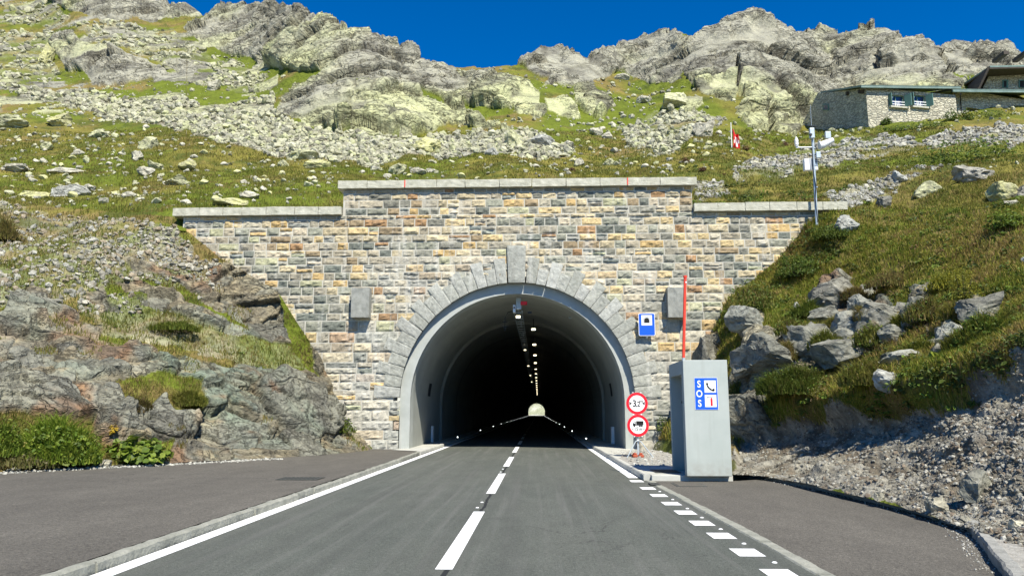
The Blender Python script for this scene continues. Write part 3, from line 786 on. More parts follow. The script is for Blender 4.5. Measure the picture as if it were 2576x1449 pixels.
sky_f = lambda x: poly_y(SKYL, x) + fbm(np.stack([x / 26.0, x * 0, x * 0], 1), 1, 4, 5) * 6
hill = make_terrain('mountain_hillside', 'hill', -500, 3100, 1380, 300, sky_f, lambda x: np.where(x < 470, 585.0, 536.0), False)
bank_l = make_terrain('rock_cutting_hill', 'lb', -440, 936, 560, 300, lambda x: poly_y(LB_TOP, x), lambda x: poly_y(LB_BASE, x), True)
bank_r = make_terrain('grassy_bank_hill', 'rb', 1640, 3110, 560, 330, lambda x: poly_y(RB_TOP, x), lambda x: poly_y(RB_BASE, x), True)


def surf(x, y, key=None, what='P'):
    """point (or cover) of the finished terrain seen in direction x, y"""
    if key is None:
        key = 'hill'
        if x < 936 and y > poly_y(LB_TOP, x): key = 'lb'
        elif x > 1640 and y > poly_y(RB_TOP, x): key = 'rb'
    g = GRIDS[key]
    i = int(round((x - g['x0']) / (g['x1'] - g['x0']) * (g['nx'] - 1))); i = min(max(i, 0), g['nx'] - 1)
    xa = np.array([float(x)]); t = float(g['T'](xa)[0]); b = float(g['B'](xa)[0])
    j = int(round((y - t) / max(b - t, 1e-3) * (g['ny'] - 1))); j = min(max(j, 0), g['ny'] - 1)
    return g[what][j, i]

# ------------------------------------------------------------------ ground, road, lay-bys, kerbs
def sheet(name, poly, z, m, parent=None, kind='structure'):
    mb = MB(); mb.add([(x, y, z) for x, y in poly], [tuple(range(len(poly)))])
    o = mb.build(name, m, parent)
    if kind and parent is None: o['kind'] = kind
    return o


gm = mottled('gravelly_earth', (0.16, 0.15, 0.11), (0.26, 0.25, 0.21), 0.6, 0.95, 0.03, 6)
sheet('ground', [(-3000, -3000), (3000, -3000), (3000, 3000), (-3000, 3000)], -0.35, gm)
XL, XR = -3.95, 2.11            # edge lines
AX, D0 = -0.81, 28.5            # tunnel axis, front of the masonry
road = sheet('road', [(-4.06, -80), (2.5, -80), (2.52, 8.9), (2.42, 13.0), (2.36, 17.1), (2.30, 22), (2.22, 31), (2.22, 374), (-4.06, 374)], 0.0, M['road'])
road['label'] = 'grey asphalt two lane road running into the tunnel'


def marks(name, polys, z=0.004, m=None):
    for q in polys:
        mb = MB(); mb.add([(x, y, z) for x, y in q], [tuple(range(len(q)))])
        mb.build(name, m or M['paint'], road)


def stripe(x0, y0, x1, y1, wd, n=1):
    return [(x0 - wd / 2, y0), (x0 + wd / 2, y0), (x1 + wd / 2, y1), (x1 - wd / 2, y1)]


marks('edge_line', [stripe(XL + 0.02, -60, XL, 30, 0.2), stripe(XL, 30, XL, 374, 0.2), stripe(2.14, 17.35, 2.12, 31, 0.22), stripe(2.12, 31, 2.12, 374, 0.16)])
cd = [(stripe(-0.90, y, -0.90, y + 4.6, 0.17)) for y in [-21.0, -14, -7, 0.2] if y < 0]
cd += [stripe(-0.895, 7.3, -0.885, 11.45, 0.165), stripe(-0.875, 13.95, -0.875, 18.5, 0.165), stripe(-0.89, 20.9, -0.89, 25.4, 0.165), stripe(-0.90, 28.2, -0.90, 32.9, 0.165)]
cd += [stripe(-0.90, 35.3 + 7.1 * k, -0.90, 39.9 + 7.1 * k, 0.165) for k in range(46)]
marks('centre_dash', cd)
rd = []
for y in (16.55, 15.0, 13.75, 12.55, 11.45, 10.38, 9.35, 8.27, 7.2, 6.15, 5.1, 4.05):
    rd.append(stripe(2.11 + 0.01 * (16 - y), y - 0.22, 2.11 + 0.01 * (16 - y), y + 0.22, 0.27))
marks('lane_dash', rd)
tar = MB()
for (a, b) in ((11.45, 13.95), (18.5, 20.9), (-7, 7.3), (25.4, 28.2)):
    ys = np.linspace(a, b, 24); off = fbm(np.stack([ys, ys * 0, ys * 0], 1), 0.5, 3, 3) * 0.03
    for k in range(23):
        wd = 0.016 + 0.012 * abs(math.sin(k * 2.1))
        x0, x1 = -0.87 + off[k], -0.87 + off[k + 1]
        tar.add([(x0 - wd, ys[k], .003), (x0 + wd, ys[k], .003), (x1 + wd, ys[k + 1], .003), (x1 - wd, ys[k + 1], .003)], [(0, 1, 2, 3)])
tar.build('tar_seam', M['dark'], road)


def dome(mb, x, y, z, r, h, n=12):
    vs = [(x + r * math.cos(2 * math.pi * k / n), y + r * math.sin(2 * math.pi * k / n), z) for k in range(n)]
    vs += [(x + 0.6 * r * math.cos(2 * math.pi * k / n), y + 0.6 * r * math.sin(2 * math.pi * k / n), z + h) for k in range(n)]
    mb.add(vs, [(k, (k + 1) % n, n + (k + 1) % n, n + k) for k in range(n)] + [tuple(range(n, 2 * n))])


for (x, y) in [(-0.93, 6.85), (-0.95, 11.9), (-0.93, 12.6), (-0.94, 18.95), (-0.93, 19.9)] + [(2.24 + 0.008 * (16 - yy), yy) for yy in (14.4, 13.1, 11.9, 10.9, 9.85, 8.8, 7.73, 6.7)]:
    mb = MB(); dome(mb, x, y, 0.003, 0.028, 0.010); mb.build('road_stud', M['white'], road)

# left side: raised asphalt strip with a granite kerb
lb_pts = [tuple(on_z(x, y + 3, 0.1)[:2]) for x, y in LB_BASE[:-2]]
lay = sheet('pavement_left', [(-4.2, -80), (-4.2, 27.8), (-5.4, 28.42), (-6.9, 28.42), (-8.5, 24)] + [(x - 0.7, y + 0.9) for x, y in reversed(lb_pts)] + [(-40, 16), (-40, -80)], 0.1, M['layby'])
lay['label'] = 'brownish asphalt strip left of the road, level with the kerb'


def kerb(name, pts, wd, z0, z1, m, seg=0.9, rough=0.012, seed=1, label=None):
    """kerb of separate worn stones laid along a line"""
    mb = MB(); rng = random.Random(seed)
    P = [Vector((x, y, 0)) for x, y in pts]
    for a, b in zip(P[:-1], P[1:]):
        L_ = (b - a).length; n = max(1, round(L_ / seg)); d = (b - a) / n; nrm = Vector((-d.y, d.x, 0)).normalized()
        for k in range(n):
            s = a + d * k; e = a + d * (k + 1) - d.normalized() * 0.012
            m_ = 6; jz = rng.uniform(-0.006, 0.006); jx = rng.uniform(-rough, rough)
            vs = []
            for i in range(m_ + 1):
                c = s + (e - s) * i / m_
                w0 = wd / 2 + rng.uniform(-rough, rough); w1 = wd / 2 + rng.uniform(-rough, rough)
                zt = z1 + jz + rng.uniform(-rough, rough) * 0.4
                ch = 0.02
                vs += [c - nrm * (w0 + jx) + Vector((0, 0, z0)), c - nrm * (w0 + jx) + Vector((0, 0, zt - ch)), c - nrm * (w0 - ch) + Vector((0, 0, zt)), c + nrm * (w1 - ch) + Vector((0, 0, zt)), c + nrm * w1 + Vector((0, 0, zt - ch)), c + nrm * w1 + Vector((0, 0, z0))]
            fs = []
            for i in range(m_):
                for q in range(5): fs.append((i * 6 + q, i * 6 + q + 1, (i + 1) * 6 + q + 1, (i + 1) * 6 + q))
            fs += [(0, 1, 2, 3, 4, 5), tuple(m_ * 6 + q for q in (5, 4, 3, 2, 1, 0))]
            mb.add(vs, fs)
    o = mb.build(name, m); o['kind'] = 'structure'
    if label: o['label'] = label
    return o


kerb('kerb_left', [(-4.13, -60), (-4.13, 8), (-4.10, 15.7), (-4.12, 21), (-4.22, 26.6)], 0.11, -0.06, 0.108, M['kerb'], 0.95, 0.014, 2, 'worn granite kerb beside the left edge line')
kerb('tunnel_kerb_left', [(-4.20, 26.62), (-4.16, 31), (-4.16, 374)], 0.16, -0.06, 0.13, M['slab'], 4.0, 0.003, 3)
kerb('tunnel_kerb_right', [(2.28, 374), (2.28, 31), (2.32, 22.5), (2.36, 16.75)], 0.15, -0.06, 0.13, M['slab'], 3.0, 0.003, 4)
kerb('flush_kerb_strip', [(2.40, 16.6), (2.48, 13.0), (2.58, 8.9), (2.60, 2), (2.6, -60)], 0.17, -0.06, 0.012, M['kerb'], 0.9, 0.006, 5, 'flush pale stone strip between road and right lay-by')
RK = [(4.32, 16.72), (5.12, 17.2), (5.42, 14.3), (5.56, 11.6), (5.42, 9.86), (4.25, 7.2), (3.5, 5.6), (2.85, 4.4), (2.78, -60)]
kerb('kerb_right', RK[1:], 0.14, -0.06, 0.125, M['dark_kerb'], 1.0, 0.010, 6, 'raised dark kerb round the right lay-by below the gravel slope')
lr = sheet('layby_right', [(2.52, -60), (2.75, -60), (2.8, 4.4), (3.5, 5.6), (4.25, 7.2), (5.42, 9.86), (5.56, 11.6), (5.42, 14.3), (5.14, 17.2), (4.3, 16.7), (2.4, 16.7), (2.46, 13), (2.54, 8.9), (2.55, 2)], 0.004, M['layby'])
lr['label'] = 'asphalt lay-by on the right between flush strip and raised kerb'
# gravel verge beyond the right kerb and behind the booth; pavement slabs by the portal
gv = mottled('gravel_ground', (0.24, 0.23, 0.20), (0.40, 0.39, 0.35), 7, 0.95, 0.03, 28)
sheet('gravel_verge', [(2.84, -60), (2.84, 4.4), (3.55, 5.6), (4.3, 7.2), (5.48, 9.86), (5.62, 11.6), (5.48, 14.3), (5.18, 17.2), (4.6, 18.6), (4.6, 18.8), (60, 18.8), (60, -60)], 0.105, gv)
sheet('gravel_strip', [(2.38, 19.3), (4.6, 18.2), (8, 20), (8, 28.45), (3.4, 28.45), (2.36, 22.5)], 0.112, gv)
sl_ = MB(); sl_.box(2.44, 4.17, 16.60, 19.4, -0.05, 0.122, 0.01)
o = sl_.build('pavement_slab', M['slab']); o['kind'] = 'structure'; o['label'] = 'pale concrete slab under the emergency booth'
sheet('walkway_left', [(-4.22, 26.7), (-4.24, 374), (-5.2, 374), (-5.2, 28.55), (-5.35, 27.6)], 0.118, M['slab'])
sheet('walkway_right', [(2.35, 22.5), (2.36, 374), (3.6, 374), (3.6, 28.45), (3.3, 27.4)], 0.118, M['slab'])


def grate(name, x0, x1, y0, y1, z, label, bars=9):
    t = thing(name, ((x0 + x1) / 2, (y0 + y1) / 2, z), label, 'drain cover')
    mb = MB(); e = 0.03
    mb.box(x0, x1, y0, y0 + e, z, z + .012).box(x0, x1, y1 - e, y1, z, z + .012).box(x0, x0 + e, y0 + e, y1 - e, z, z + .012).box(x1 - e, x1, y0 + e, y1 - e, z, z + .012)
    mb.build('frame', M['iron'], t)
    mb = MB()
    for k in range(bars):
        xx = x0 + e + (x1 - x0 - 2 * e) * (k + 0.5) / bars; wv = (x1 - x0) / bars * 0.28
        mb.box(xx - wv, xx + wv, y0 + e, y1 - e, z + .001, z + .009)
    mb.build('bars', M['iron'], t)
    MB().box(x0 + e, x1 - e, y0 + e, y1 - e, z - .004, z + .0005).build('tray', M['dark'], t)
    return t


grate('drain_grate', -5.35, -4.5, 15.4, 16.0, 0.104, 'dark iron drain grate in the left asphalt strip by the kerb')
grate('drain_grate', 2.62, 3.18, 17.2, 18.1, 0.126, 'weathered cable pit cover in the pale slab before the booth', 7)
grate('drain_grate', 2.26, 2.46, 15.55, 15.95, 0.016, 'small road gully between the white dashes and the flush strip', 6)


def cover(name, x0, x1, y0, y1, z, label):
    t = thing(name, ((x0 + x1) / 2, (y0 + y1) / 2, z), label, 'manhole')
    MB().box(x0, x1, y0, y1, z - .003, z + .004).build('frame', M['iron'], t)
    MB().box(x0 + .05, x1 - .05, y0 + .05, y1 - .05, z + .0042, z + .008, 0.002).build('lid', M['layby'], t)


cover('manhole_cover', 2.75, 3.35, 15.35, 16.1, 0.006, 'asphalt filled manhole cover in the right lay-by before the booth')

# ------------------------------------------------------------------ tunnel portal
ZC, RO = 1.97, 4.46
portal = thing('tunnel_portal', (AX, D0, 0), 'stone masonry tunnel portal with stepped coping and round arch', 'tunnel portal')
wl, wr, ul, ur = -14.15, 10.8, -7.72, 6.08
ZL, ZU = 9.17, 10.23


def arch(r, n=48, a0=0.0, a1=math.pi, zc=ZC):
    return [(AX + r * math.cos(a0 + (a1 - a0) * k / n), zc + r * math.sin(a0 + (a1 - a0) * k / n)) for k in range(n + 1)]


back = MB(); TH = 0.9; RI = RO + 0.25
ringp = [(AX + RI, -0.3)] + arch(RI) + [(AX - RI, -0.3)]


def wtop(x): return ZU if ul <= x <= ur else ZL


for y, flip in ((D0 - 0.010, 0), (D0 + TH, 1)):
    quads = [((wl, -.3), (AX - RI, -.3), (AX - RI, ZL), (wl, ZL)), ((AX + RI, -.3), (wr, -.3), (wr, ZL), (AX + RI, ZL)), ((ul, ZL), (AX - RI, ZL), (AX - RI, ZU), (ul, ZU)), ((AX + RI, ZL), (ur, ZL), (ur, ZU), (AX + RI, ZU))]
    ap = arch(RI)
    for (xa, za), (xb, zb) in zip(ap[:-1], ap[1:]): quads.append(((xb, zb), (xa, za), (xa, ZU), (xb, ZU)))
    for q in quads: back.add([(x, y, z) for x, z in (q if not flip else q[::-1])], [(0, 1, 2, 3)])
for (xa, za), (xb, zb) in zip(ringp[:-1], ringp[1:]): back.add([(xa, D0 - .010, za), (xb, D0 - .010, zb), (xb, D0 + TH, zb), (xa, D0 + TH, za)], [(0, 1, 2, 3)])
outl = [(wl, -.3), (wl, ZL), (ul, ZL), (ul, ZU), (ur, ZU), (ur, ZL), (wr, ZL), (wr, -.3)]
for (xa, za), (xb, zb) in zip(outl[:-1], outl[1:]): back.add([(xa, D0 - .010, za), (xb, D0 - .010, zb), (xb, D0 + TH, zb), (xa, D0 + TH, za)], [(0, 1, 2, 3)])
back.build('mortar_backing', M['mortar'], portal, fix=False)

PAL = np.array([(0.52, 0.42, 0.235), (0.47, 0.345, 0.165), (0.47, 0.415, 0.285), (0.37, 0.34, 0.265), (0.31, 0.295, 0.24), (0.225, 0.23, 0.20), (0.145, 0.165, 0.15), (0.26, 0.275, 0.23), (0.42, 0.40, 0.32), (0.34, 0.215, 0.115), (0.30, 0.24, 0.155), (0.38, 0.39, 0.26), (0.52, 0.47, 0.365)])
PW = np.array([1.0, .75, 1.2, 1.3, 1.5, 1.2, .9, 1.2, 1.0, .4, .6, .35, .7]); PW /= PW.sum()


def stone_grid(ns, nt):
    return np.meshgrid(np.linspace(0, 1, ns), np.linspace(0, 1, nt))


class Stones:
    """rock-faced blocks given by four front corners (x, z); all end up in one masonry mesh"""
    def __init__(s): s.V = []; s.F = []; s.Cc = []; s.n = 0

    def add(s, c, prot, col, rng, ns=9, nt=6, y=D0, rough=0.045, eb=0.30):
        S, T = stone_grid(ns, nt)
        c = np.array(c, float)          # bl, br, tr, tl
        # slightly uneven corners and rounded outline
        ctr = c.mean(0)
        c = c + rng.uniform(-0.008, 0.008, c.shape)
        X = (1 - T) * ((1 - S) * c[0, 0] + S * c[1, 0]) + T * ((1 - S) * c[3, 0] + S * c[2, 0])
        Z = (1 - T) * ((1 - S) * c[0, 1] + S * c[1, 1]) + T * ((1 - S) * c[3, 1] + S * c[2, 1])
        e = np.minimum(np.minimum(S, 1 - S) * (ns - 1), np.minimum(T, 1 - T) * (nt - 1))
        edge = np.clip(e, 0, 1) * 0.75 + 0.25 * np.clip(e / 2, 0, 1)
        tx, tz = rng.uniform(-0.5, 0.5, 2)
        p3 = np.stack([X.ravel() * 1.0, Z.ravel() * 1.3, np.full(X.size, rng.uniform(0, 90))], 1)
        nz = fbm(p3, 0.16, 3, 3).reshape(X.shape)
        ridge = np.abs(fbm(p3, 0.30, 2, 9).reshape(X.shape))
        h = prot * (eb + (1 - eb) * edge) + edge * (rough * (nz * 1.5 - ridge * 0.9 + tx * (S - .5) + tz * (T - .5)))
        Y = y - np.maximum(h, 0.012)
        k = ns * nt; V = np.stack([X, Y, Z], -1).reshape(-1, 3)
        idx = np.arange(k).reshape(nt, ns)
        Fq = np.stack([idx[:-1, :-1], idx[:-1, 1:], idx[1:, 1:], idx[1:, :-1]], -1).reshape(-1, 4)
        loop = np.concatenate([idx[0, :], idx[1:, -1], idx[-1, -2::-1], idx[-2:0:-1, 0]])
        rim = V[loop].copy(); rim[:, 1] = y + 0.06
        m = len(loop); r = k + np.arange(m)
        Fs = np.stack([loop, r, np.roll(r, -1), np.roll(loop, -1)], -1)
        s.V.append(np.concatenate([V, rim])); s.F.append(np.concatenate([Fq, Fs]) + s.n); s.n += k + m
        s.Cc.append(np.repeat(np.array(col)[None], k + m, 0))

    def build(s, name, m, parent):
        V = np.concatenate(s.V); Cc = np.concatenate(s.Cc)
        return np_mesh(name, V, np.concatenate(s.F), m, Cc, False, parent)


rng = np.random.default_rng(5)
st = Stones(); z = 0.02; J = 0.017
course = 0
while z < ZU - 0.08:
    hgt = rng.uniform(0.265, 0.345) if z > 5.5 else rng.uniform(0.30, 0.44)
    if z < ZL and z + hgt > ZL - 0.12: hgt = ZL - z
    if z > ZL - .01 and z + hgt > ZU - 0.14: hgt = ZU - z
    z1 = z + hgt
    xa, xb = (wl, wr) if z < ZL - 0.01 else (ul, ur)
    x = xa + rng.uniform(-0.0, 0.1)
    while x < xb - 0.05:
        big = 1.25 if z < 5.0 else 1.0
        wd = big * (rng.uniform(0.36, 0.62) if rng.random() < 0.72 else rng.uniform(0.62, 1.0))
        x1 = min(x + wd, xb)
        if xb - x1 < 0.22: x1 = xb
        # the arch and the opening
        spans = [(x, x1)]
        if z < ZC - 0.02:
            spans = []
            lo, hi = AX - RO, AX + RO
            if x < lo: spans.append((x, min(x1, lo)))
            if x1 > hi: spans.append((max(x, hi), x1))
        for sa, sb in spans:
            if sb - sa < 0.07: continue
            cx_, cz_ = (sa + sb) / 2, (z + z1) / 2
            rr = math.hypot(cx_ - AX, cz_ - ZC)
            far = max(math.hypot(q - AX, t - ZC) for q in (sa, sb) for t in (z, z1))
            if cz_ > ZC and far < RO + 0.52: continue
            near = min(math.hypot(q - AX, t - ZC) for q in (sa, sb) for t in (z, z1))
            if cz_ > ZC and near < RO + 0.02:
                # trim to the arch, the voussoirs cover the cut
                if cx_ < AX: sb = min(sb, AX - math.sqrt(max((RO + .15) ** 2 - max(z - ZC, 0) ** 2, 0)))
                else: sa = max(sa, AX + math.sqrt(max((RO + .15) ** 2 - max(z - ZC, 0) ** 2, 0)))
                if sb - sa < 0.1: continue
            wet = np.clip(1.35 - abs(rr - RO - 0.9) / 2.2, 0, 1) * rng.uniform(0, 1) ** 0.8 if cz_ < 7.5 else 0
            col = PAL[rng.choice(len(PAL), p=PW)] * rng.uniform(0.82, 1.15); col = col * .92 * np.array((1.04, 1.0, .93)) + np.array((.31, .28, .20)) * .05
            col = col * (1 - 0.5 * wet) + np.array((0.50, 0.49, 0.43)) * 0.5 * wet
            if cz_ < 3.2: col = col * 0.6 + np.array((0.42, 0.42, 0.37)) * 0.4
            split = rng.random() < 0.09 and hgt > 0.27
            parts_ = [(z, z1)] if not split else [(z, z + hgt * 0.5), (z + hgt * 0.5, z1)]
            for (pa, pb) in parts_:
                c2 = col if not split else PAL[rng.choice(len(PAL), p=PW)] * rng.uniform(0.85, 1.15)
                n_s = int(np.clip((sb - sa) / 0.06, 5, 14))
                sd = rng.uniform(-0.02, 0.02, 2)
                st.add([(sa + J, pa + J), (sb - J, pa + J), (sb - J + sd[0] * .5, pb - J), (sa + J + sd[1] * .5, pb - J)], rng.uniform(0.035, 0.075), c2, rng, n_s, 6)
        x = x1
    z = z1; course += 1
st.build('masonry', M['stone'], portal)

# voussoirs, alternately long and short, and the keystone
NV = 17; A0 = math.radians(0.6); A1 = math.pi / 2 - 0.36 / RO
for side in (1, -1):
    for k in range(NV):
        aa = A0 + (A1 - A0) * k / NV; ab = A0 + (A1 - A0) * (k + 1) / NV
        th = 0.98 if k % 2 == 0 else 0.66
        th += rng.uniform(-0.05, 0.05)
        ga = 0.010 / RO
        s1 = Stones()
        pts = [(r, a) for r, a in ((RO, aa + ga), (RO + th, aa + ga * .7), (RO + th, ab - ga * .7), (RO, ab - ga))]
        c4 = [(AX + side * r * math.cos(a), ZC + r * math.sin(a)) for r, a in pts]
        if side < 0: c4 = [c4[0], c4[3], c4[2], c4[1]]
        g = rng.uniform(0.9, 1.12); wet = rng.random() ** 2 * 0.4
        col = np.array((0.32, 0.325, 0.28)) * g * (1 - wet) + np.array((0.55, 0.55, 0.51)) * wet
        s1.add(c4, 0.088, col, rng, 10, 7, D0, 0.014, .82)
        vo = s1.build('voussoir', M['stone'], portal)
ks = Stones()
ks.add([(AX - 0.315, ZC + RO - 0.01), (AX + 0.315, ZC + RO - 0.01), (AX + 0.365, 7.88), (AX - 0.365, 7.88)], 0.15, (0.33, 0.335, 0.295), rng, 10, 14, D0, 0.012, .85)
ks.build('keystone', M['stone'], portal)


def rough_block(x0, x1, y0, y1, z0, z1, rough=0.010, seed=0):
    bm = bmesh.new(); bmesh.ops.create_cube(bm, size=1)
    bmesh.ops.subdivide_edges(bm, edges=bm.edges[:], cuts=5, use_grid_fill=True)
    for v in bm.verts: v.co = Vector(((x0 + x1) / 2 + v.co.x * (x1 - x0), (y0 + y1) / 2 + v.co.y * (y1 - y0), (z0 + z1) / 2 + v.co.z * (z1 - z0)))
    co = np.array([v.co for v in bm.verts]); d = np.stack([fbm(co + seed * 3.7, 0.14, 3, q) for q in range(3)], 1) * rough
    for v, e in zip(bm.verts, d): v.co += Vector(e)
    out = ([v.co.copy() for v in bm.verts], [[v.index for v in f.verts] for f in bm.faces]) if bm.verts.index_update() is None else None
    bm.free(); return out


def copings(xa, xb, z0, z1, n, seed):
    r2 = random.Random(seed); cuts = [xa + (xb - xa) * (k + (r2.uniform(-.12, .12) if 0 < k < n else 0)) / n for k in range(n + 1)]
    for k in range(n):
        v, f = rough_block(cuts[k] + .011, cuts[k + 1] - .011, D0 - 0.21 + r2.uniform(-.008, .008), D0 + 1.0, z0, z1 + r2.uniform(-.012, .008), 0.016, seed * 20 + k)
        MB().add(v, f).build('coping_stone', M['coping'], portal)
    return cuts


cu = copings(-7.92, 6.26, 10.235, 10.555, 11, 1)
copings(-14.52, -7.74, 9.175, 9.50, 7, 2)
copings(6.10, 12.0, 9.175, 9.50, 6, 3)
for xm in (cu[2], cu[9]):
    MB().box(xm - .015, xm + .02, D0 - 0.235, D0 - 0.222, 10.25, 10.54).build('red_paint_mark', M['red_pole'], portal)
for (x0, x1, z0, z1) in ((-7.16, -6.46, 5.05, 6.2), (4.93, 5.60, 5.0, 6.14)):
    v, f = rough_block(x0, x1, D0 - 0.42, D0 + .1, z0, z1, 0.014, x0)
    MB().add(v, f).build('granite_block', M['granite'], portal)

# ------------------------------------------------------------------ tunnel
YE = 374.0
tun = thing('tunnel', (AX, 30, 0), 'long straight road tunnel with dark concrete lining and bright far end', 'tunnel')


def profile(r, zc, zf=0.0, n=40):
    return [(AX + r, zf)] + arch(r, n, 0, math.pi, zc) + [(AX - r, zf)]


def ringmesh(r0, zc0, r1, zc1, y0, y1, name, m, ri0=None, zf=0.02):
    """collar: outer profile r0, inner profile r1, from y0 to y1"""
    a = profile(r0, zc0, zf); b = profile(r1, zc1, zf); mb = MB(); n = len(a)
    vs = [(x, y0, z_) for x, z_ in a] + [(x, y0, z_) for x, z_ in b] + [(x, y1, z_) for x, z_ in b] + [(x, y1, z_) for x, z_ in a]
    fs = []
    for k in range(n - 1):
        fs += [(k, k + 1, n + k + 1, n + k), (n + k, n + k + 1, 2 * n + k + 1, 2 * n + k), (2 * n + k, 2 * n + k + 1, 3 * n + k + 1, 3 * n + k)]
    return mb.add(vs, fs).build(name, m, tun)


ringmesh(RO + 0.02, ZC, 4.09, 1.93, D0 + 0.20, D0 + 0.60, 'portal_collar', M['concrete'], zf=0.1)
ringmesh(4.20 + 0.04, 1.95, 4.085, 1.925, D0 + 0.601, D0 + 0.95, 'inner_collar', M['concrete'], zf=0.1)


def bore(y0, y1, r, zc, name, m, step=8.0, zf=0.05):
    n = int(max(2, (y1 - y0) / step)); P_ = profile(r, zc, zf); mb = MB(); k = len(P_)
    for i in range(n + 1):
        yy = y0 + (y1 - y0) * i / n
        mb.v += [(x, yy, z_) for x, z_ in P_]
    for i in range(n):
        for j in range(k - 1): mb.f.append((i * k + j, i * k + j + 1, (i + 1) * k + j + 1, (i + 1) * k + j)); mb.mi.append(0)
    return mb.build(name, m, tun, fix=False)


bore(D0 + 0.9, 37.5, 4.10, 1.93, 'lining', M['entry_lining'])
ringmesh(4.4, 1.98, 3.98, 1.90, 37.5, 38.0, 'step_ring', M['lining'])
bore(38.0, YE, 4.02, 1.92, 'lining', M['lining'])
for k in range(28):
    jr = MB(); yy = 44 + 12 * k; a = profile(4.005, 1.915, 0.12, 24)
    for (xa, za), (xb, zb) in zip(a[:-1], a[1:]):
        jr.add([(xa, yy, za), (xb, yy, zb), (xb, yy + .25, zb), (xa, yy + .25, za)], [(0, 1, 2, 3)])
    jr.build('joint_band', M['dark_steel'], tun, fix=False)
ex = MB()
ap = arch(4.1, 32, 0, math.pi, 1.92)
for (xa, za), (xb, zb) in zip(ap[:-1], ap[1:]): ex.add([(xb, YE, zb), (xa, YE, za), (xa, YE, 9), (xb, YE, 9)], [(0, 1, 2, 3)])
ex.box(-40, AX - 4.1, YE, YE + .5, -.3, 9).box(AX + 4.1, 40, YE, YE + .5, -.3, 9)
ex.build('exit_wall', M['concrete'], tun)
# beyond the far end
fx = np.linspace(-160, 160, 80); fy = np.linspace(YE + 1, 760, 90)
FX, FY = np.meshgrid(fx, fy); FP = np.stack([FX.ravel(), FY.ravel(), np.zeros(FX.size)], 1)
FZ = 0.5 * np.clip(FP[:, 1] - 420, 0, None) + fbm(FP, 14, 4, 3) * 2.0 * sstep(380, 440, FP[:, 1]) - 0.06
FP[:, 2] = FZ
fi = np.arange(FX.size).reshape(FX.shape)
fc = lerp(np.array((.34, .36, .24))[None], np.array((.72, .72, .66))[None], sstep(-.1, .2, fbm(FP, 6, 4, 8)))
o = np_mesh('far_hillside', FP, np.stack([fi[:-1, :-1], fi[:-1, 1:], fi[1:, 1:], fi[1:, :-1]], -1).reshape(-1, 4), M['terrain'], fc); o['kind'] = 'structure'
sheet('far_road', [(-4.06, YE), (2.22, YE), (2.22, 425), (-4.06, 425)], 0.0, M['road'])


def light_box(name, x, y, z, wx, wy, wz, label, group, glow=True, drop=0.25):
    t = thing(name, (x, y, z), label, 'tunnel lamp', group)
    MB().box(x - wx / 2, x + wx / 2, y - wy / 2, y + wy / 2, z, z + wz, 0.01).build('housing', M['steel'], t)
    MB().box(x - wx * .42, x + wx * .42, y - wy / 2 - .012, y - wy / 2 - .001, z + wz * .12, z + wz * .88).build('lamp_glass', M['lamp'], t)
    MB().box(x - .02, x + .02, y - .02, y + .02, z + wz + .0005, z + wz + drop).build('hanger', M['dark_steel'], t)
    return t


for k in range(17):
    yy = 35.0 + 8.0 * k
    light_box('ceiling_lamp', -0.20, yy, 5.25, 0.22, 0.42, 0.11 if k < 4 else 0.06, 'lit rectangular lamp in the row hanging under the tunnel ceiling', 'lit lamps along the tunnel ceiling', drop=0.45)
light_box('ceiling_lamp', -0.80, 30.45, 5.26, 0.2, 0.4, 0.12, 'lit lamp under the cable tray just inside the portal', None, drop=0.2)
for k, yy in enumerate((46.5, 62.5, 78.5, 95)):
    light_box('ceiling_lamp', -0.80, yy, 5.26, 0.15, 0.3, 0.07, 'small dim lamp under the cable tray deep inside the tunnel', 'dim lamps under the cable tray', drop=0.2)
tray = thing('cable_tray', (-0.8, 30, 5.5), 'ladder shaped cable tray running along the tunnel crown', 'cable tray')
for sx in (-0.98, -0.64): MB().box(sx - .015, sx + .015, 30.2, 200, 5.48, 5.56).build('side_rail', M['steel'], tray)
rg = MB()
for k in range(170): rg.box(-0.9649, -0.6551, 30.4 + 1.0 * k, 30.52 + 1.0 * k, 5.485, 5.52)
rg.build('rungs', M['steel'], tray)
hg = MB()
for k in range(34): hg.box(-0.83, -0.79, 31 + 5 * k, 31.05 + 5 * k, 5.561, 5.9)
hg.build('hangers', M['steel'], tray)
GL = 'small white guide lights along the tunnel kerbs'
for k in range(17):
    for side, sx, sy in (('left', -4.22, 39.6), ('right', 2.36, 37.6)):
        yy = sy + 15.6 * k
        t = thing('guide_light', (sx, yy, 0.13), 'small lit guide light on the %s tunnel kerb' % side, 'guide light', GL)
        MB().box(sx - .05, sx + .05, yy - .04, yy + .04, .131, .26, .008).build('housing', M['dark_steel'], t)
        mb = MB(); r_ = 0.027
        mb.prism([(sx + r_ * math.cos(a), yy - .041, .2 + r_ * math.sin(a)) for a in [2 * math.pi * q / 10 for q in range(10)]], (0, -.01, 0)); mb.build('lens', M['led'], t)
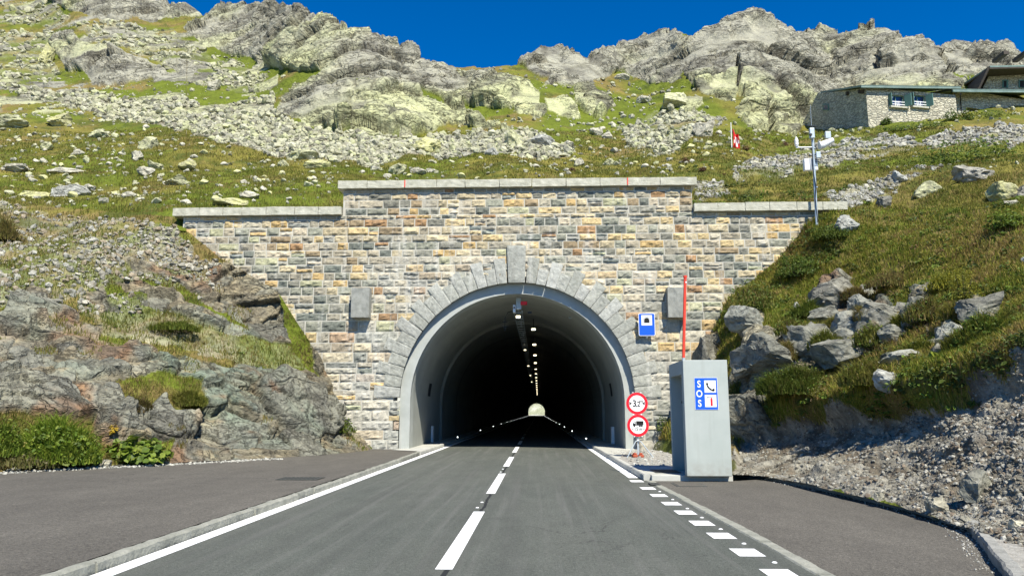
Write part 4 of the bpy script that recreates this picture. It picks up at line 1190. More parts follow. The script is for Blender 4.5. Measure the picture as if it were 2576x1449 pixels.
# fittings near the mouth
t = thing('signal_unit', (-0.72, 29.6, 5.6), 'red warning lamp and camera hanging from a bracket at the tunnel crown', 'signal')
MB().box(-0.86, -0.66, 29.62, 29.72, 5.55, 6.02).build('bracket', M['steel'], t)
MB().box(-0.68, -0.42, 29.45, 29.61, 5.70, 5.84, .02).build('red_lamp', M['red_sign'], t)
MB().box(-0.98, -0.88, 29.3, 29.61, 5.38, 5.68, .01).build('camera_body', M['white_plastic'], t)
mb = MB(); mb.tube([(-0.93, 29.298, 5.56), (-0.93, 29.26, 5.56)], .035); mb.build('camera_lens', M['black'], t)
mb = MB(); mb.tube([(-0.95, 29.8, 5.5), (-1.2, 29.8, 5.45), (-1.32, 29.8, 5.2), (-1.32, 29.8, 4.7)], .018, 6); mb.tube([(-1.42, 29.8, 4.85), (-1.22, 29.8, 4.85)], .02, 6); mb.tube([(-1.42, 29.8, 5.05), (-1.22, 29.8, 5.05)], .02, 6); mb.build('aerial', M['dark_steel'], t)
MB().box(-0.40, -0.24, 29.7, 29.8, 5.38, 5.46).build('sensor', M['dark_steel'], t)
for q, (px, py) in (('left', (1165, 792)), ('right', (1439, 791))):
    P_ = on_y(px, py, 31.2)
    t = thing('floodlight', P_, 'small grey floodlight on the %s shoulder of the tunnel vault' % q, 'floodlight')
    MB().box(P_[0] - .14, P_[0] + .14, 31.1, 31.3, P_[2] - .17, P_[2] + .15, .015).build('housing', M['steel'], t)
    MB().box(P_[0] - .11, P_[0] + .11, 31.08, 31.099, P_[2] - .13, P_[2] + .11).build('front_glass', M['dark_steel'], t)
    MB().tube([(P_[0], 31.2, P_[2] + .151), (P_[0] + (-.2 if q == 'left' else .2), 31.2, P_[2] + .42)], .025, 6).build('arm', M['steel'], t)
for q, (x, y) in (('left', (-4.93, 34.6)), ('right', (3.28, 33.0))):
    t = thing('wall_cabinet', (x, y, .12), 'narrow white service cabinet on the %s tunnel walkway' % q, 'cabinet')
    MB().box(x - .11, x + .11, y, y + .35, .119, .85, .01).build('body', M['white_plastic'], t)
    MB().box(x - .08, x + .08, y - .012, y - .0005, .16, .81).build('door', M['white_plastic'], t)
for px in (-1, 1):
    mb = MB(); pr = [(AX + px * (4.09) * math.cos(a), 1.93 + 4.09 * math.sin(a)) for a in (0.06, 0.13, .20)]
    for (xa, za), (xb, zb) in zip(pr[:-1], pr[1:]): mb.add([(xa, 33.2, za), (xa, 34.0, za), (xb, 34.0, zb), (xb, 33.2, zb)], [(0, 1, 2, 3)])
    mb.build('wall_slot', M['dark'], tun, fix=False)

# ------------------------------------------------------------------ lettering and flat sign pieces
def text_obj(body, size, origin, u, v, nrm, thick, m, name, parent, sx=1.0):
    """letters as solid mesh: lower left at origin, running along u, upright along v, facing nrm"""
    cu_ = bpy.data.curves.new('t', 'FONT'); cu_.body = body; cu_.size = size; cu_.extrude = thick / 2; cu_.offset = size * 0.022; cu_.align_x = 'CENTER'
    ob = bpy.data.objects.new('t', cu_); COL.objects.link(ob)
    me = bpy.data.meshes.new_from_object(ob.evaluated_get(bpy.context.evaluated_depsgraph_get()))
    bpy.data.objects.remove(ob); bpy.data.curves.remove(cu_)
    u, v, nrm, og = Vector(u), Vector(v), Vector(nrm), Vector(origin)
    for vt in me.vertices:
        c = vt.co.copy(); vt.co = og + u * (c.x * sx) + v * c.y + nrm * (c.z + thick / 2)
    me.materials.clear(); me.materials.append(m)
    bm = bmesh.new(); bm.from_mesh(me); bmesh.ops.recalc_face_normals(bm, faces=bm.faces[:]); bm.to_mesh(me); bm.free()
    return link_mesh(name, me, parent)


class Plane2:
    """helper for flat sign pieces: (a, b) in metres on a plane, lifted lev millimetres"""
    def __init__(s, o, u, v): s.o = Vector(o); s.u = Vector(u).normalized(); s.v = Vector(v).normalized(); s.n = s.u.cross(s.v)

    def p(s, a, b, lift=0.0): return s.o + s.u * a + s.v * b + s.n * lift

    def poly(s, pts, lift, th, m, name, parent):
        return MB().prism([s.p(a, b, lift) for a, b in pts], s.n * th).build(name, m, parent)

    def polys(s, plist, lift, th, m, name, parent):
        mb = MB()
        for pts in plist: mb.prism([s.p(a, b, lift) for a, b in pts], s.n * th)
        return mb.build(name, m, parent)


def rrect(x0, x1, y0, y1, r, n=5):
    out = []
    for cx_, cy_, a0 in ((x1 - r, y1 - r, 0), (x0 + r, y1 - r, 90), (x0 + r, y0 + r, 180), (x1 - r, y0 + r, 270)):
        for k in range(n + 1):
            a = math.radians(a0 + 90 * k / n); out.append((cx_ + r * math.cos(a), cy_ + r * math.sin(a)))
    return out


def disc(r, n=40, cx_=0, cy_=0): return [(cx_ + r * math.cos(2 * math.pi * k / n), cy_ + r * math.sin(2 * math.pi * k / n)) for k in range(n)]


# blue tunnel sign on the wall
Yb = D0 - 0.28
cB = on_y(1627, 816.5, Yb)
bs = thing('tunnel_sign', cB, 'blue rectangular tunnel sign with white panel and tunnel pictogram, on the masonry', 'road sign')
pl = Plane2(cB, (1, -0.02, 0), (0, 0, 1))
sw, sh = 0.62, 0.86
pl.poly(rrect(-sw / 2, sw / 2, -sh / 2, sh / 2, .06), 0, .02, M['white'], 'border', bs)
pl.poly(rrect(-sw / 2 + .018, sw / 2 - .018, -sh / 2 + .018, sh / 2 - .018, .05), .0201, .002, M['blue_sign'], 'blue_face', bs)
pl.poly([(-.20, -.03), (.20, -.03), (.20, .36), (-.20, .36)], .0222, .002, M['white'], 'white_panel', bs)


def archpoly(w_, h_, b0, n=14):
    r = w_ / 2; return [(r, b0)] + [(r * math.cos(math.pi * k / n), b0 + h_ - r + r * math.sin(math.pi * k / n)) for k in range(n + 1)] + [(-r, b0)]


pl.poly(archpoly(.28, .24, .06), .0243, .001, M['black'], 'pictogram_ring', bs)
brk = []
for k in range(7):
    a0 = math.pi * (k + .08) / 7; a1 = math.pi * (k + .92) / 7; yc = .06 + .24 - .14
    brk.append([(rr * math.cos(a), yc + rr * math.sin(a)) for rr, a in ((.098, a0), (.13, a0), (.13, a1), (.098, a1))])
for sx in (-1, 1):
    for k in range(2): brk.append([(sx * .098, .068 + .047 * k), (sx * .13, .068 + .047 * k), (sx * .13, .107 + .047 * k), (sx * .098, .107 + .047 * k)])
pl.polys(brk, .0254, .001, M['white'], 'pictogram_stones', bs)
MB().tube([pl.p(0, -.5, -.035), pl.p(0, .3, -.035)], .03, 8).build('post', M['steel'], bs)
MB().box(cB[0] - .03, cB[0] + .03, Yb + .06, D0 + .01, cB[2] + .2, cB[2] + .26).box(cB[0] - .03, cB[0] + .03, Yb + .06, D0 + .01, cB[2] - .3, cB[2] - .24).build('bracket', M['steel'], bs)

# two round signs on a folding stand
Ys = 22.0
foot = on_z(1606, 1150, .112); Ys = float(foot[1])
sg = thing('sign_stand', foot, 'folding steel stand carrying two round red-rimmed limit signs', 'sign stand')
fx_ = float(foot[0])
MB().box(fx_ - .03, fx_ + .03, Ys - .0, Ys + .03, .13, 1.98).build('post', M['steel'], sg)
apex = (fx_, Ys - .02, .86)
mb = MB(); mb.tube([(fx_ - .38, Ys - .32, .115), (fx_ - .08, Ys - .05, .585), (fx_, Ys - .03, .62), (fx_ + .08, Ys - .05, .585), (fx_ + .42, Ys - .28, .115)], .016, 8); mb.build('front_legs', M['steel'], sg)
MB().tube([(fx_ + .02, Ys + .05, .62), (fx_ + .1, Ys + .55, .115)], .016, 8).build('rear_leg', M['steel'], sg)
for dx in (-.11, .07):
    mb = MB(); mb.box(fx_ + dx - .07, fx_ + dx + .08, Ys - .15, Ys + .2, .113, .20, .02).box(fx_ + dx - .04, fx_ + dx + .05, Ys - .1, Ys + .13, .2, .245, .015); mb.build('foot_block', M['orange_rubber'], sg)
for (py, kind) in ((1014.5, 'w'), (1070, 'l')):
    c_ = on_y(1602.5 if kind == 'w' else 1605, py, Ys - .04); pl = Plane2(c_, (1, 0.06, 0), (0, 0, 1))
    lab = 'round red-rimmed width limit sign reading 3,2 m, the upper of two' if kind == 'w' else 'round red-rimmed lorry length limit sign reading 15 m, the lower of two'
    R_ = 27.0 / F * Ys
    t = thing('round_sign', c_, lab, 'road sign')
    pl.poly(disc(R_), -.012, .012, M['steel'], 'backing', t)
    pl.poly(disc(R_ * .99), .0002, .002, M['red_sign'], 'red_rim', t)
    pl.poly(disc(R_ * .735), .0024, .0015, M['white'], 'white_face', t)
    for a in (45, 135, 225, 315):
        pass
    for sy in (-1, 1):
        pl.polys([[(-.055 * 2.2 - .02, sy * R_ * .985 - .012), (-.055 * 2.2 + .02, sy * R_ * .985 - .012), (-.055 * 2.2 + .02, sy * R_ * .985 + .012), (-.055 * 2.2 - .02, sy * R_ * .985 + .012)], [(.055 * 2.2 - .02, sy * R_ * .985 - .012), (.055 * 2.2 + .02, sy * R_ * .985 - .012), (.055 * 2.2 + .02, sy * R_ * .985 + .012), (.055 * 2.2 - .02, sy * R_ * .985 + .012)]], .001, .006, M['white'], 'clip', t)
    if kind == 'w':
        text_obj('3', R_ * .82, pl.p(-R_ * .24, -R_ * .27, .0042), pl.u, pl.v, pl.n, .001, M['black'], 'lettering', t, .95)
        text_obj(',2', R_ * .62, pl.p(R_ * .08, -R_ * .27, .0042), pl.u, pl.v, pl.n, .001, M['black'], 'lettering', t, .95)
        text_obj('m', R_ * .44, pl.p(R_ * .37, R_ * .07, .0042), pl.u, pl.v, pl.n, .001, M['black'], 'lettering', t)
        pl.polys([[(-R_ * .70, .17 * R_), (-R_ * .70, -.17 * R_), (-R_ * .47, 0)], [(R_ * .70, .17 * R_), (R_ * .47, 0), (R_ * .70, -.17 * R_)]], .0042, .001, M['black'], 'arrow', t)
    else:
        q = R_
        pl.polys([[(-.16 * q, .06 * q), (.50 * q, .06 * q), (.50 * q, .40 * q), (-.16 * q, .40 * q)], [(-.48 * q, -.0 * q), (.44 * q, -.0 * q), (.44 * q, .052 * q), (-.48 * q, .052 * q)],
                  [(-.48 * q, .053 * q), (-.20 * q, .053 * q), (-.20 * q, .34 * q), (-.36 * q, .34 * q), (-.44 * q, .20 * q), (-.48 * q, .18 * q)],
                  disc(.085 * q, 14, -.34 * q, -.04 * q), disc(.085 * q, 14, .16 * q, -.04 * q), disc(.085 * q, 14, .34 * q, -.04 * q)], .0042, .001, M['black'], 'lorry_pictogram', t)
        pl.poly([(-.40 * q, .19 * q), (-.25 * q, .19 * q), (-.25 * q, .29 * q), (-.345 * q, .29 * q)], .0054, .0006, M['white'], 'cab_window', t)
        text_obj('15 m', R_ * .44, pl.p(.01 * q, -R_ * .45, .0042), pl.u, pl.v, pl.n, .001, M['black'], 'lettering', t, .82)
        ar = []
        for s_ in (-1, 1):
            ar.append([(s_ * .40 * q, -.315 * q), (s_ * .53 * q, -.315 * q), (s_ * .53 * q, -.275 * q), (s_ * .40 * q, -.275 * q)]); ar.append([(s_ * .62 * q, -.295 * q), (s_ * .52 * q, -.23 * q), (s_ * .52 * q, -.36 * q)])
        pl.polys(ar, .0042, .001, M['black'], 'arrow', t)

# ------------------------------------------------------------------ emergency booth
z0 = .122
fl_, fr_ = on_z(1727, 1197, z0), on_z(1844.5, 1198.5, z0)
bx0, bx1, by0 = float(fl_[0]), float(fr_[0]), float((fl_[1] + fr_[1]) / 2)
by1, bh = by0 + 1.75, 2.46
booth = thing('emergency_booth', ((bx0 + bx1) / 2, by0, z0), 'pale concrete emergency booth with blue SOS sign beside the lay-by', 'booth')
wt = .14
mb = MB()
mb.box(bx0, bx1, by0, by0 + .22, z0, z0 + bh, .012)
mb.box(bx1 - wt, bx1, by0 + .2201, by1 - .1501, z0, z0 + bh, .006)
mb.box(bx0, bx1, by1 - .15, by1, z0, z0 + bh, .008)
mb.box(bx0, bx1 - wt - .0005, by0 + .2201, by1 - .1501, z0 + bh - .30, z0 + bh - .002, .004)
mb.build('shell', M['pale_concrete'], booth)
MB().box(bx0 + .28, bx0 + .32, by0 + .2203, by1 - .1503, z0 + .002, z0 + bh - .301).build('door', mottled('booth_door', (0.10, 0.13, 0.16), (0.14, 0.17, 0.20), 3, 0.5, .0005, 30), booth)
MB().box(bx0 + .255, bx0 + .2795, by0 + .9, by0 + .94, z0 + 1.0, z0 + 1.2).build('door_handle', M['steel'], booth)
MB().box(bx0 + .24, bx0 + .279, by0 + .2206, by1 - .1506, z0 + 1.55, z0 + 1.6).build('lintel_rail', M['dark_steel'], booth)
cS = on_y(1776.5, 990, by0 - .002)
ss = thing('emergency_sign', cS, 'blue SOS sign with telephone and fire extinguisher pictograms on the booth', 'sign')
pl = Plane2(cS, (1, 0, 0), (0, 0, 1))
sw, sh = 56.5 / F * by0, 78.5 / F * by0
pl.poly([(-sw / 2, -sh / 2), (sw / 2, -sh / 2), (sw / 2, sh / 2), (-sw / 2, sh / 2)], 0, .006, M['white'], 'border', ss)
pl.poly([(-sw / 2 + .006, -sh / 2 + .006), (sw / 2 - .006, -sh / 2 + .006), (sw / 2 - .006, sh / 2 - .006), (-sw / 2 + .006, sh / 2 - .006)], .0061, .0015, M['blue_sign'], 'blue_face', ss)
for k, ch in enumerate('SOS'):
    text_obj(ch, sh * .30, pl.p(-sw * .30, sh * (.20 - .30 * k), .0078), pl.u, pl.v, pl.n, .001, M['white'], 'lettering', ss, .82)
pw = sw * .50; px0 = -sw * .07
for k in (0, 1):
    b0 = sh * .035 if k == 0 else -sh * .415
    pl.poly([(px0, b0), (px0 + pw, b0), (px0 + pw, b0 + sh * .38), (px0, b0 + sh * .38)], .0078, .001, M['white'], 'white_panel', ss)
    q = pw; bx_ = px0
    if k == 0:
        hs_ = []
        pts = [(.20, .88), (.27, .62), (.40, .42), (.58, .26), (.82, .20)]
        wds = [.05, .055, .06, .055, .05]
        up_ = [(a + wv * .8, b + wv) for (a, b), wv in zip(pts, wds)]; dn = [(a - wv * .8, b - wv) for (a, b), wv in zip(pts, wds)]
        for i in range(4): hs_.append([(bx_ + q * a, b0 + q * b * .9) for a, b in (dn[i], dn[i + 1], up_[i + 1], up_[i])])
        hs_.append([(bx_ + q * a, b0 + q * b * .9) for a, b in ((.14, .78), (.32, .74), (.36, .88), (.2, .97))]); hs_.append([(bx_ + q * a, b0 + q * b * .9) for a, b in ((.66, .16), (.78, .10), (.88, .2), (.86, .38), (.74, .38))])
        hs_.append([(bx_ + q * a, b0 + q * b * .9) for a, b in ((.3, .12), (.5, .07), (.7, .12), (.7, .145), (.5, .1), (.3, .15))])
        pl.polys(hs_, .0089, .0008, M['black'], 'phone_pictogram', ss)
    else:
        pl.polys([rrect(bx_ + q * .48, bx_ + q * .66, b0 + q * .08, b0 + q * .74, q * .07), [(bx_ + q * .53, b0 + q * .742), (bx_ + q * .61, b0 + q * .742), (bx_ + q * .61, b0 + q * .80), (bx_ + q * .53, b0 + q * .80)]], .0089, .0008, M['red_sign'], 'extinguisher_pictogram', ss)
        pl.polys([[(bx_ + q * .30, b0 + q * .80), (bx_ + q * .72, b0 + q * .80), (bx_ + q * .74, b0 + q * .84), (bx_ + q * .30, b0 + q * .85)], [(bx_ + q * .22, b0 + q * .76), (bx_ + q * .30, b0 + q * .79), (bx_ + q * .30, b0 + q * .85), (bx_ + q * .2, b0 + q * .88)]], .0089, .0008, M['dark_steel'], 'nozzle_pictogram', ss)
# orange stake behind the booth roof edge
pt, pb = on_y(1723.5, 699, by0 + .35), on_y(1719.5, 900, by0 + .35)
sp = thing('marker_pole', (pb[0], pb[1], z0 + bh - .02), 'tall thin red-orange snow marker pole on top of the booth', 'marker pole')
foot_z = z0 + bh - .002
fp = Vector(pb) + (Vector(pb) - Vector(pt)) * ((pb[2] - foot_z) / (pt[2] - pb[2]))
MB().tube([fp, Vector(pb)], .034, 10).build('socket', M['steel'], sp)
MB().tube([Vector(pb) + Vector((0, 0, .001)), Vector(pt)], .033, 10).build('shaft', M['red_pole'], sp)
MB().tube([Vector(pt) - Vector((0, 0, .12)), Vector(pt) - Vector((0, 0, .09))], .0345, 10).build('band', M['white'], sp)
MB().tube([Vector(pt) + Vector((0, 0, .001)), Vector(pt) + Vector((0, 0, .05))], .042, 10).build('cap', M['red_pole'], sp)

# ------------------------------------------------------------------ weather mast
YM = 28.0
mp = lambda x, y, dy=0.0: Vector(on_y(x, y, YM + dy))
mast = thing('weather_mast', mp(2055, 575), 'galvanised weather mast with white instruments at the right end of the portal', 'weather station')
MB().tube([mp(2056, 592), mp(2044, 345)], .052, 12).build('pole', M['steel'], mast)
MB().tube([mp(2043.5, 344), mp(2041, 312), mp(2038.5, 264)], [.012, .010, .006], 6).build('lightning_rod', M['steel'], mast)
P_ = mp(2038, 318, -.05)
mb = MB(); u = Vector((1, .2, 0)).normalized(); v = Vector((-.25, .75, .40)).normalized()
mb.prism([P_ - u * .21 - v * .16, P_ + u * .21 - v * .16, P_ + u * .21 + v * .16, P_ - u * .21 + v * .16], u.cross(v) * .03); mb.build('solar_panel', M['dark_steel'], mast)
mb = MB(); a = mp(2032, 327); b = mp(2046, 352)
mb.box(min(a.x, b.x), max(a.x, b.x), YM - .2, YM - .06, min(a.z, b.z), max(a.z, b.z), .02); mb.build('camera_housing', M['steel'], mast)
mb = MB(); c_ = mp(2039, 340, -.21); mb.tube([c_, c_ - Vector((0, .05, 0))], .05, 12); mb.build('camera_lens', M['black'], mast)
mb = MB(); a = mp(2041, 330, .02); mb.box(a.x - .05, a.x + .08, YM - .055, YM + .0, a.z - .16, a.z + .05, .01); mb.build('mounting_plate', M['steel'], mast)
MB().tube([mp(2046, 371), mp(2006, 371.5)], .028, 8).build('side_arm', M['white_plastic'], mast)
mb = MB(); c_ = mp(2004.5, 371.5)
for k in range(6):
    zz = c_.z + .05 + .055 * k; r_ = [.075, .085, .085, .085, .08, .06][k]
    mb.tube([(c_.x, c_.y, zz), (c_.x, c_.y, zz + .04)], [r_, r_ * .82], 14)
mb.tube([c_ - Vector((0, 0, .03)), c_ + Vector((0, 0, .36))], .03, 8); mb.tube([c_ + Vector((0, 0, .375)), c_ + Vector((0, 0, .43))], [.05, .02], 10)
mb.build('radiation_shield', M['white_plastic'], mast)
MB().tube([mp(2061, 367, -.1), mp(2069, 365.5, -.1), mp(2096, 352.5, -.14)], [.155, .15, .095], 20).build('horn_sensor', M['white_plastic'], mast)
MB().box(mp(2048, 0).x, mp(2060, 0).x + .02, YM - .16, YM - .03, mp(0, 377).z, mp(0, 361).z, .01).build('horn_bracket', M['steel'], mast)
mb = MB()
for k in range(5):
    a = mp(2052 + 3 * k, 372 + 5 * k, -.04); mb.tube([a, a + Vector((.05, -.03, -.14 - .03 * k)), mp(2050, 392 + 4 * k)], .014, 5)
mb.build('cable', M['dark_steel'], mast)
mb = MB(); a = mp(2050, 385); b = mp(2062, 400); mb.box(a.x, b.x, YM - .14, YM - .055, b.z, a.z, .01); mb.build('junction_box', M['steel'], mast)
mb = MB(); a = mp(2024.5, 398); b = mp(2060, 426.5); mb.box(a.x, b.x, YM + .056, YM + .26, b.z, a.z, .012); mb.build('control_box', M['white_plastic'], mast)
mb = MB(); mb.tube([mp(2042, 372, -.054), mp(2044, 400, -.07), mp(2047, 440, -.06), mp(2053, 470, -.08), mp(2051, 500, -.06), mp(2057, 560, -.05)], .016, 6); mb.build('cable', M['black'], mast)
mb = MB()
for yy in (372, 388, 415, 470): mb.tube([mp(2048 + (yy - 380) * .05 - .4, yy), mp(2048 + (yy - 380) * .05 - .2, yy + 3)], .066, 10)
mb.build('clamp', M['steel'], mast)

# ------------------------------------------------------------------ flag
YF = float(surf(1841, 371)[1]) - .3
ft, fb = Vector(on_y(1838.5, 309, YF)), Vector(on_y(1841, 378, YF))
fl = thing('flag_pole', fb, 'thin white pole with a limp red flag bearing a white cross on the slope', 'flag')
MB().tube([fb, ft], [.045, .03], 8).build('pole', M['white_plastic'], fl)
# hanging cloth: rows from the hoist outwards, folded
nu, nv = 22, 26; W_, H_ = 0.78, 1.5
top = Vector(on_y(1840, 326, YF)); vs = []; cols_ = []
mbs = MB()
for j in range(nv):
    for i in range(nu):
        a = i / (nu - 1); b = j / (nv - 1)
        xx = .05 + a * W_ * (.72 - .15 * abs(b - .5)); drop = a * .62
        vs.append(top + Vector((xx, -.16 * math.sin(a * 10 + b * 2.5) - .07 * math.sin(a * 19), -b * H_ * (1 - .12 * a) - drop * (1 - .35 * b))))
mbs.v = [tuple(q) for q in vs]
for j in range(nv - 1):
    for i in range(nu - 1):
        a = (i + .5) / (nu - 1); b = (j + .5) / (nv - 1)
        cross = (abs(a - .5) < .10 and abs(b - .5) < .32) or (abs(b - .5) < .10 and abs(a - .5) < .32)
        mbs.f.append((j * nu + i, j * nu + i + 1, (j + 1) * nu + i + 1, (j + 1) * nu + i)); mbs.mi.append(1 if cross else 0)
mbs.build('cloth', [M['flag_red'], M['flag_white']], fl, smooth=True, fix=False)

# ------------------------------------------------------------------ stone houses
def V3(x, y, Y): return Vector(on_y(x, y, Y))


def quad_slab(mb, pts, th):
    n = (Vector(pts[1]) - Vector(pts[0])).cross(Vector(pts[3]) - Vector(pts[0])).normalized()
    if n.z < 0: n = -n
    mb.prism(pts, n * th)


H1 = thing('stone_house', V3(2180, 330, 62), 'rubble stone house with shaded gable, open green shutters and flat-looking copper edged roof', 'house')
c0t, c1t = V3(2178, 226, 62.0), V3(2402, 229, 64.0)
fd = (c1t - c0t); fd.z = 0; fd.normalize(); fn = Vector((fd.y, -fd.x, 0))      # facade direction and outward normal
zb = V3(2180, 345, 62).z - 1.5
c2 = V3(2012, 330, 72.0)
gd = Vector((c2.x - c0t.x, c2.y - c0t.y, 0)); glen = gd.length; gd.normalize()
E0, E1 = V3(2166, 219, 61.5), V3(2417, 222, 63.6); R0 = V3(2064, 235, 68.8); B0 = V3(2001, 347, 72.9)
ev = E1 - E0; ev.z *= 1
R1, B1 = R0 + ev, B0 + ev


def roof_z(p):
    """height of the roof underside above a point of the gable"""
    s = (Vector((p.x, p.y, 0)) - Vector((c0t.x, c0t.y, 0))).dot(gd)
    sR = (Vector((R0.x, R0.y, 0)) - Vector((c0t.x, c0t.y, 0))).dot(gd); sB = (Vector((B0.x, B0.y, 0)) - Vector((c0t.x, c0t.y, 0))).dot(gd)
    sE = (Vector((E0.x, E0.y, 0)) - Vector((c0t.x, c0t.y, 0))).dot(gd)
    return float(np.interp(s, [sE, sR, sB], [E0.z, R0.z, B0.z]))


facn = fn
def fpt(x, y): return Vector(on_plane(x, y, c0t, np.array(facn)))


# facade with openings: strips round the two windows
def wall_with_holes(name, o, du, dv, W, H, holes, th, m, parent):
    """wall in the plane (du, dv), holes as (a0, a1, b0, b1)"""
    xs_ = sorted({0, W, *[h[0] for h in holes], *[h[1] for h in holes]}); ys_ = sorted({0, H, *[h[2] for h in holes], *[h[3] for h in holes]})
    mb = MB(); nn = du.cross(dv).normalized()
    for a0, a1 in zip(xs_[:-1], xs_[1:]):
        for b0, b1 in zip(ys_[:-1], ys_[1:]):
            if any(h[0] <= (a0 + a1) / 2 <= h[1] and h[2] <= (b0 + b1) / 2 <= h[3] for h in holes): continue
            mb.add([o + du * a0 + dv * b0, o + du * a1 + dv * b0, o + du * a1 + dv * b1, o + du * a0 + dv * b1], [(0, 1, 2, 3)])
    for a0, a1, b0, b1 in holes:
        q = [o + du * a0 + dv * b0, o + du * a1 + dv * b0, o + du * a1 + dv * b1, o + du * a0 + dv * b1]
        for i in range(4): mb.add([q[i], q[(i + 1) % 4], q[(i + 1) % 4] - nn * th, q[i] - nn * th], [(0, 1, 2, 3)])
    return mb.build(name, m, parent, fix=False)


upv = Vector((0, 0, 1)); fo = Vector((c0t.x, c0t.y, zb)); FW = (Vector((c1t.x, c1t.y, 0)) - Vector((c0t.x, c0t.y, 0))).length; FH = c0t.z - zb + .25


def fab(x, y):
    q = fpt(x, y) - fo; return q.dot(fd), q.z


wins = []
for xa, xb in ((2236, 2276), (2291, 2330)):
    a0, b1 = fab(xa, 238); a1, b0 = fab(xb, 271); wins.append((a0, a1, b0, b1))
a0, b1 = fab(2243, 311); a1, b0 = fab(2296, 322); low = (a0, a1, b0, b1)
wall_with_holes('front_wall', fo, fd, upv, FW, FH, wins + [low], .3, M['rubble'], H1)
mb = MB()
gpts = []
for s_ in np.linspace(0, glen, 12):
    q = Vector((c0t.x, c0t.y, 0)) + gd * s_; gpts.append(q)
sR = (Vector((R0.x, R0.y, 0)) - Vector((c0t.x, c0t.y, 0))).dot(gd)
gpts.append(Vector((c0t.x, c0t.y, 0)) + gd * sR); gpts.sort(key=lambda q: (q - Vector((c0t.x, c0t.y, 0))).dot(gd))
for qa, qb in zip(gpts[:-1], gpts[1:]):
    za, zb_ = max(roof_z(qa) - .05, zb - 3), max(roof_z(qb) - .05, zb - 3)
    mb.add([(qb.x, qb.y, zb - 4), (qa.x, qa.y, zb - 4), (qa.x, qa.y, za), (qb.x, qb.y, zb_)], [(0, 1, 2, 3)])
mb.build('gable_wall', M['rubble'], H1, fix=False)
mb = MB(); quad_slab(mb, [E0, E1, R1, R0], .16); quad_slab(mb, [R0, R1, B1, B0], .16); mb.build('roof', M['roof_green'], H1)
mb = MB()
for k in range(4):
    t_ = .08 + .28 * k; q = E0.lerp(R0, t_) + fd * .12 - Vector((0, 0, .19)); mb.prism([q, q + fd * .55, q + fd * .55 + gd * .2, q + gd * .2], (0, 0, -.28))
mb.build('purlin', M['timber'], H1)
for (a0, a1, b0, b1) in wins:
    fw = a1 - a0
    p = lambda a, b, d=0.0: fo + fd * a + upv * b + facn * d
    f_ = MB(); e = .07
    for q in ((a0, a0 + e, b0, b1), (a1 - e, a1, b0, b1), (a0 + e, a1 - e, b1 - e, b1), (a0 + e, a1 - e, b0, b0 + e), ((a0 + a1) / 2 - .03, (a0 + a1) / 2 + .03, b0 + e, b1 - e)):
        f_.prism([p(q[0], q[2], -.2), p(q[1], q[2], -.2), p(q[1], q[3], -.2), p(q[0], q[3], -.2)], facn * .06)
    wf = f_.build('window', M['shutter'], H1)
    MB().prism([p(a0, b0, -.24), p(a1, b0, -.24), p(a1, b1, -.24), p(a0, b1, -.24)], facn * .02).build('pane', M['glass'], wf)
    cb = MB()
    cb.prism([p(a0 + e, b1 - .62, -.215), p((a0 + a1) / 2 - .3, b1 - .3, -.215), p((a0 + a1) / 2 - .12, b1 - e, -.215), p(a0 + e, b1 - e, -.215)], facn * .006); cb.build('curtain', M['flag_white'], wf)
    gr_ = MB()
    for zz in (.18, .42): gr_.prism([p(a0, b0 + zz, .02), p(a1, b0 + zz, .02), p(a1, b0 + zz + .06, .02), p(a0, b0 + zz + .06, .02)], facn * .03)
    for aa in (.33, .45, .57): gr_.prism([p(a0 + fw * aa, b0, .05), p(a0 + fw * aa + .05, b0, .05), p(a0 + fw * aa + .05, b0 + .5, .05), p(a0 + fw * aa, b0 + .5, .05)], facn * .02)
    gr_.build('grille', M['white'], wf)
    # shutters standing open at right angles, right one facing us
    sh_ = MB(); qd = (facn * .9 + fd * .35).normalized()
    sh_.prism([p(a1, b0, .01), p(a1, b0, .01) + qd * .62, p(a1, b1, .01) + qd * .62, p(a1, b1, .01)], fd * .05); sh_.build('shutter', M['shutter'], H1)
    sh_ = MB(); qd = (facn * .95 - fd * .12).normalized()
    sh_.prism([p(a0, b0, .01), p(a0, b0, .01) + qd * .4, p(a0, b1, .01) + qd * .4, p(a0, b1, .01)], fd * -.05); sh_.build('shutter', M['shutter'], H1)
    si = MB(); si.prism([p(a0 - .12, b0 - .16, .0), p(a1 + .3, b0 - .16, .0), p(a1 + .3, b0 - .01, .0), p(a0 - .12, b0 - .01, .0)], facn * .22); si.build('sill', M['coping'], H1)
a0, a1, b0, b1 = low; p = lambda a, b, d=0.0: fo + fd * a + upv * b + facn * d
MB().prism([p(a0, b0, -.25), p(a1, b0, -.25), p(a1, b1, -.25), p(a0, b1, -.25)], facn * .02).build('basement_window', M['shutter'], H1)
# gable windows
gn = Vector((-gd.y, gd.x, 0))
if gn.dot(Vector((0, -1, 0))) < 0: gn = -gn
for (xa, xb, ya, yb) in ((2071, 2086, 262, 279), (2064, 2080, 328, 340)):
    q = [Vector(on_plane(x, y, c0t, np.array(gn))) + gn * .01 for x, y in ((xa, yb), (xb, yb), (xb, ya), (xa, ya))]
    w_ = MB().prism(q, gn * .06).build('gable_window', M['shutter'], H1)
    mb = MB(); c_ = sum(q, Vector()) / 4; mb.prism([c_ + (v_ - c_) * .7 + gn * .062 for v_ in q], gn * .01); mb.build('pane', M['glass'], w_)
gut = MB(); gut.tube([E0 - Vector((0, 0, .05)) - facn * .0, E1 - Vector((0, 0, .05))], .07, 8); gut.build('gutter', M['roof_green'], H1)

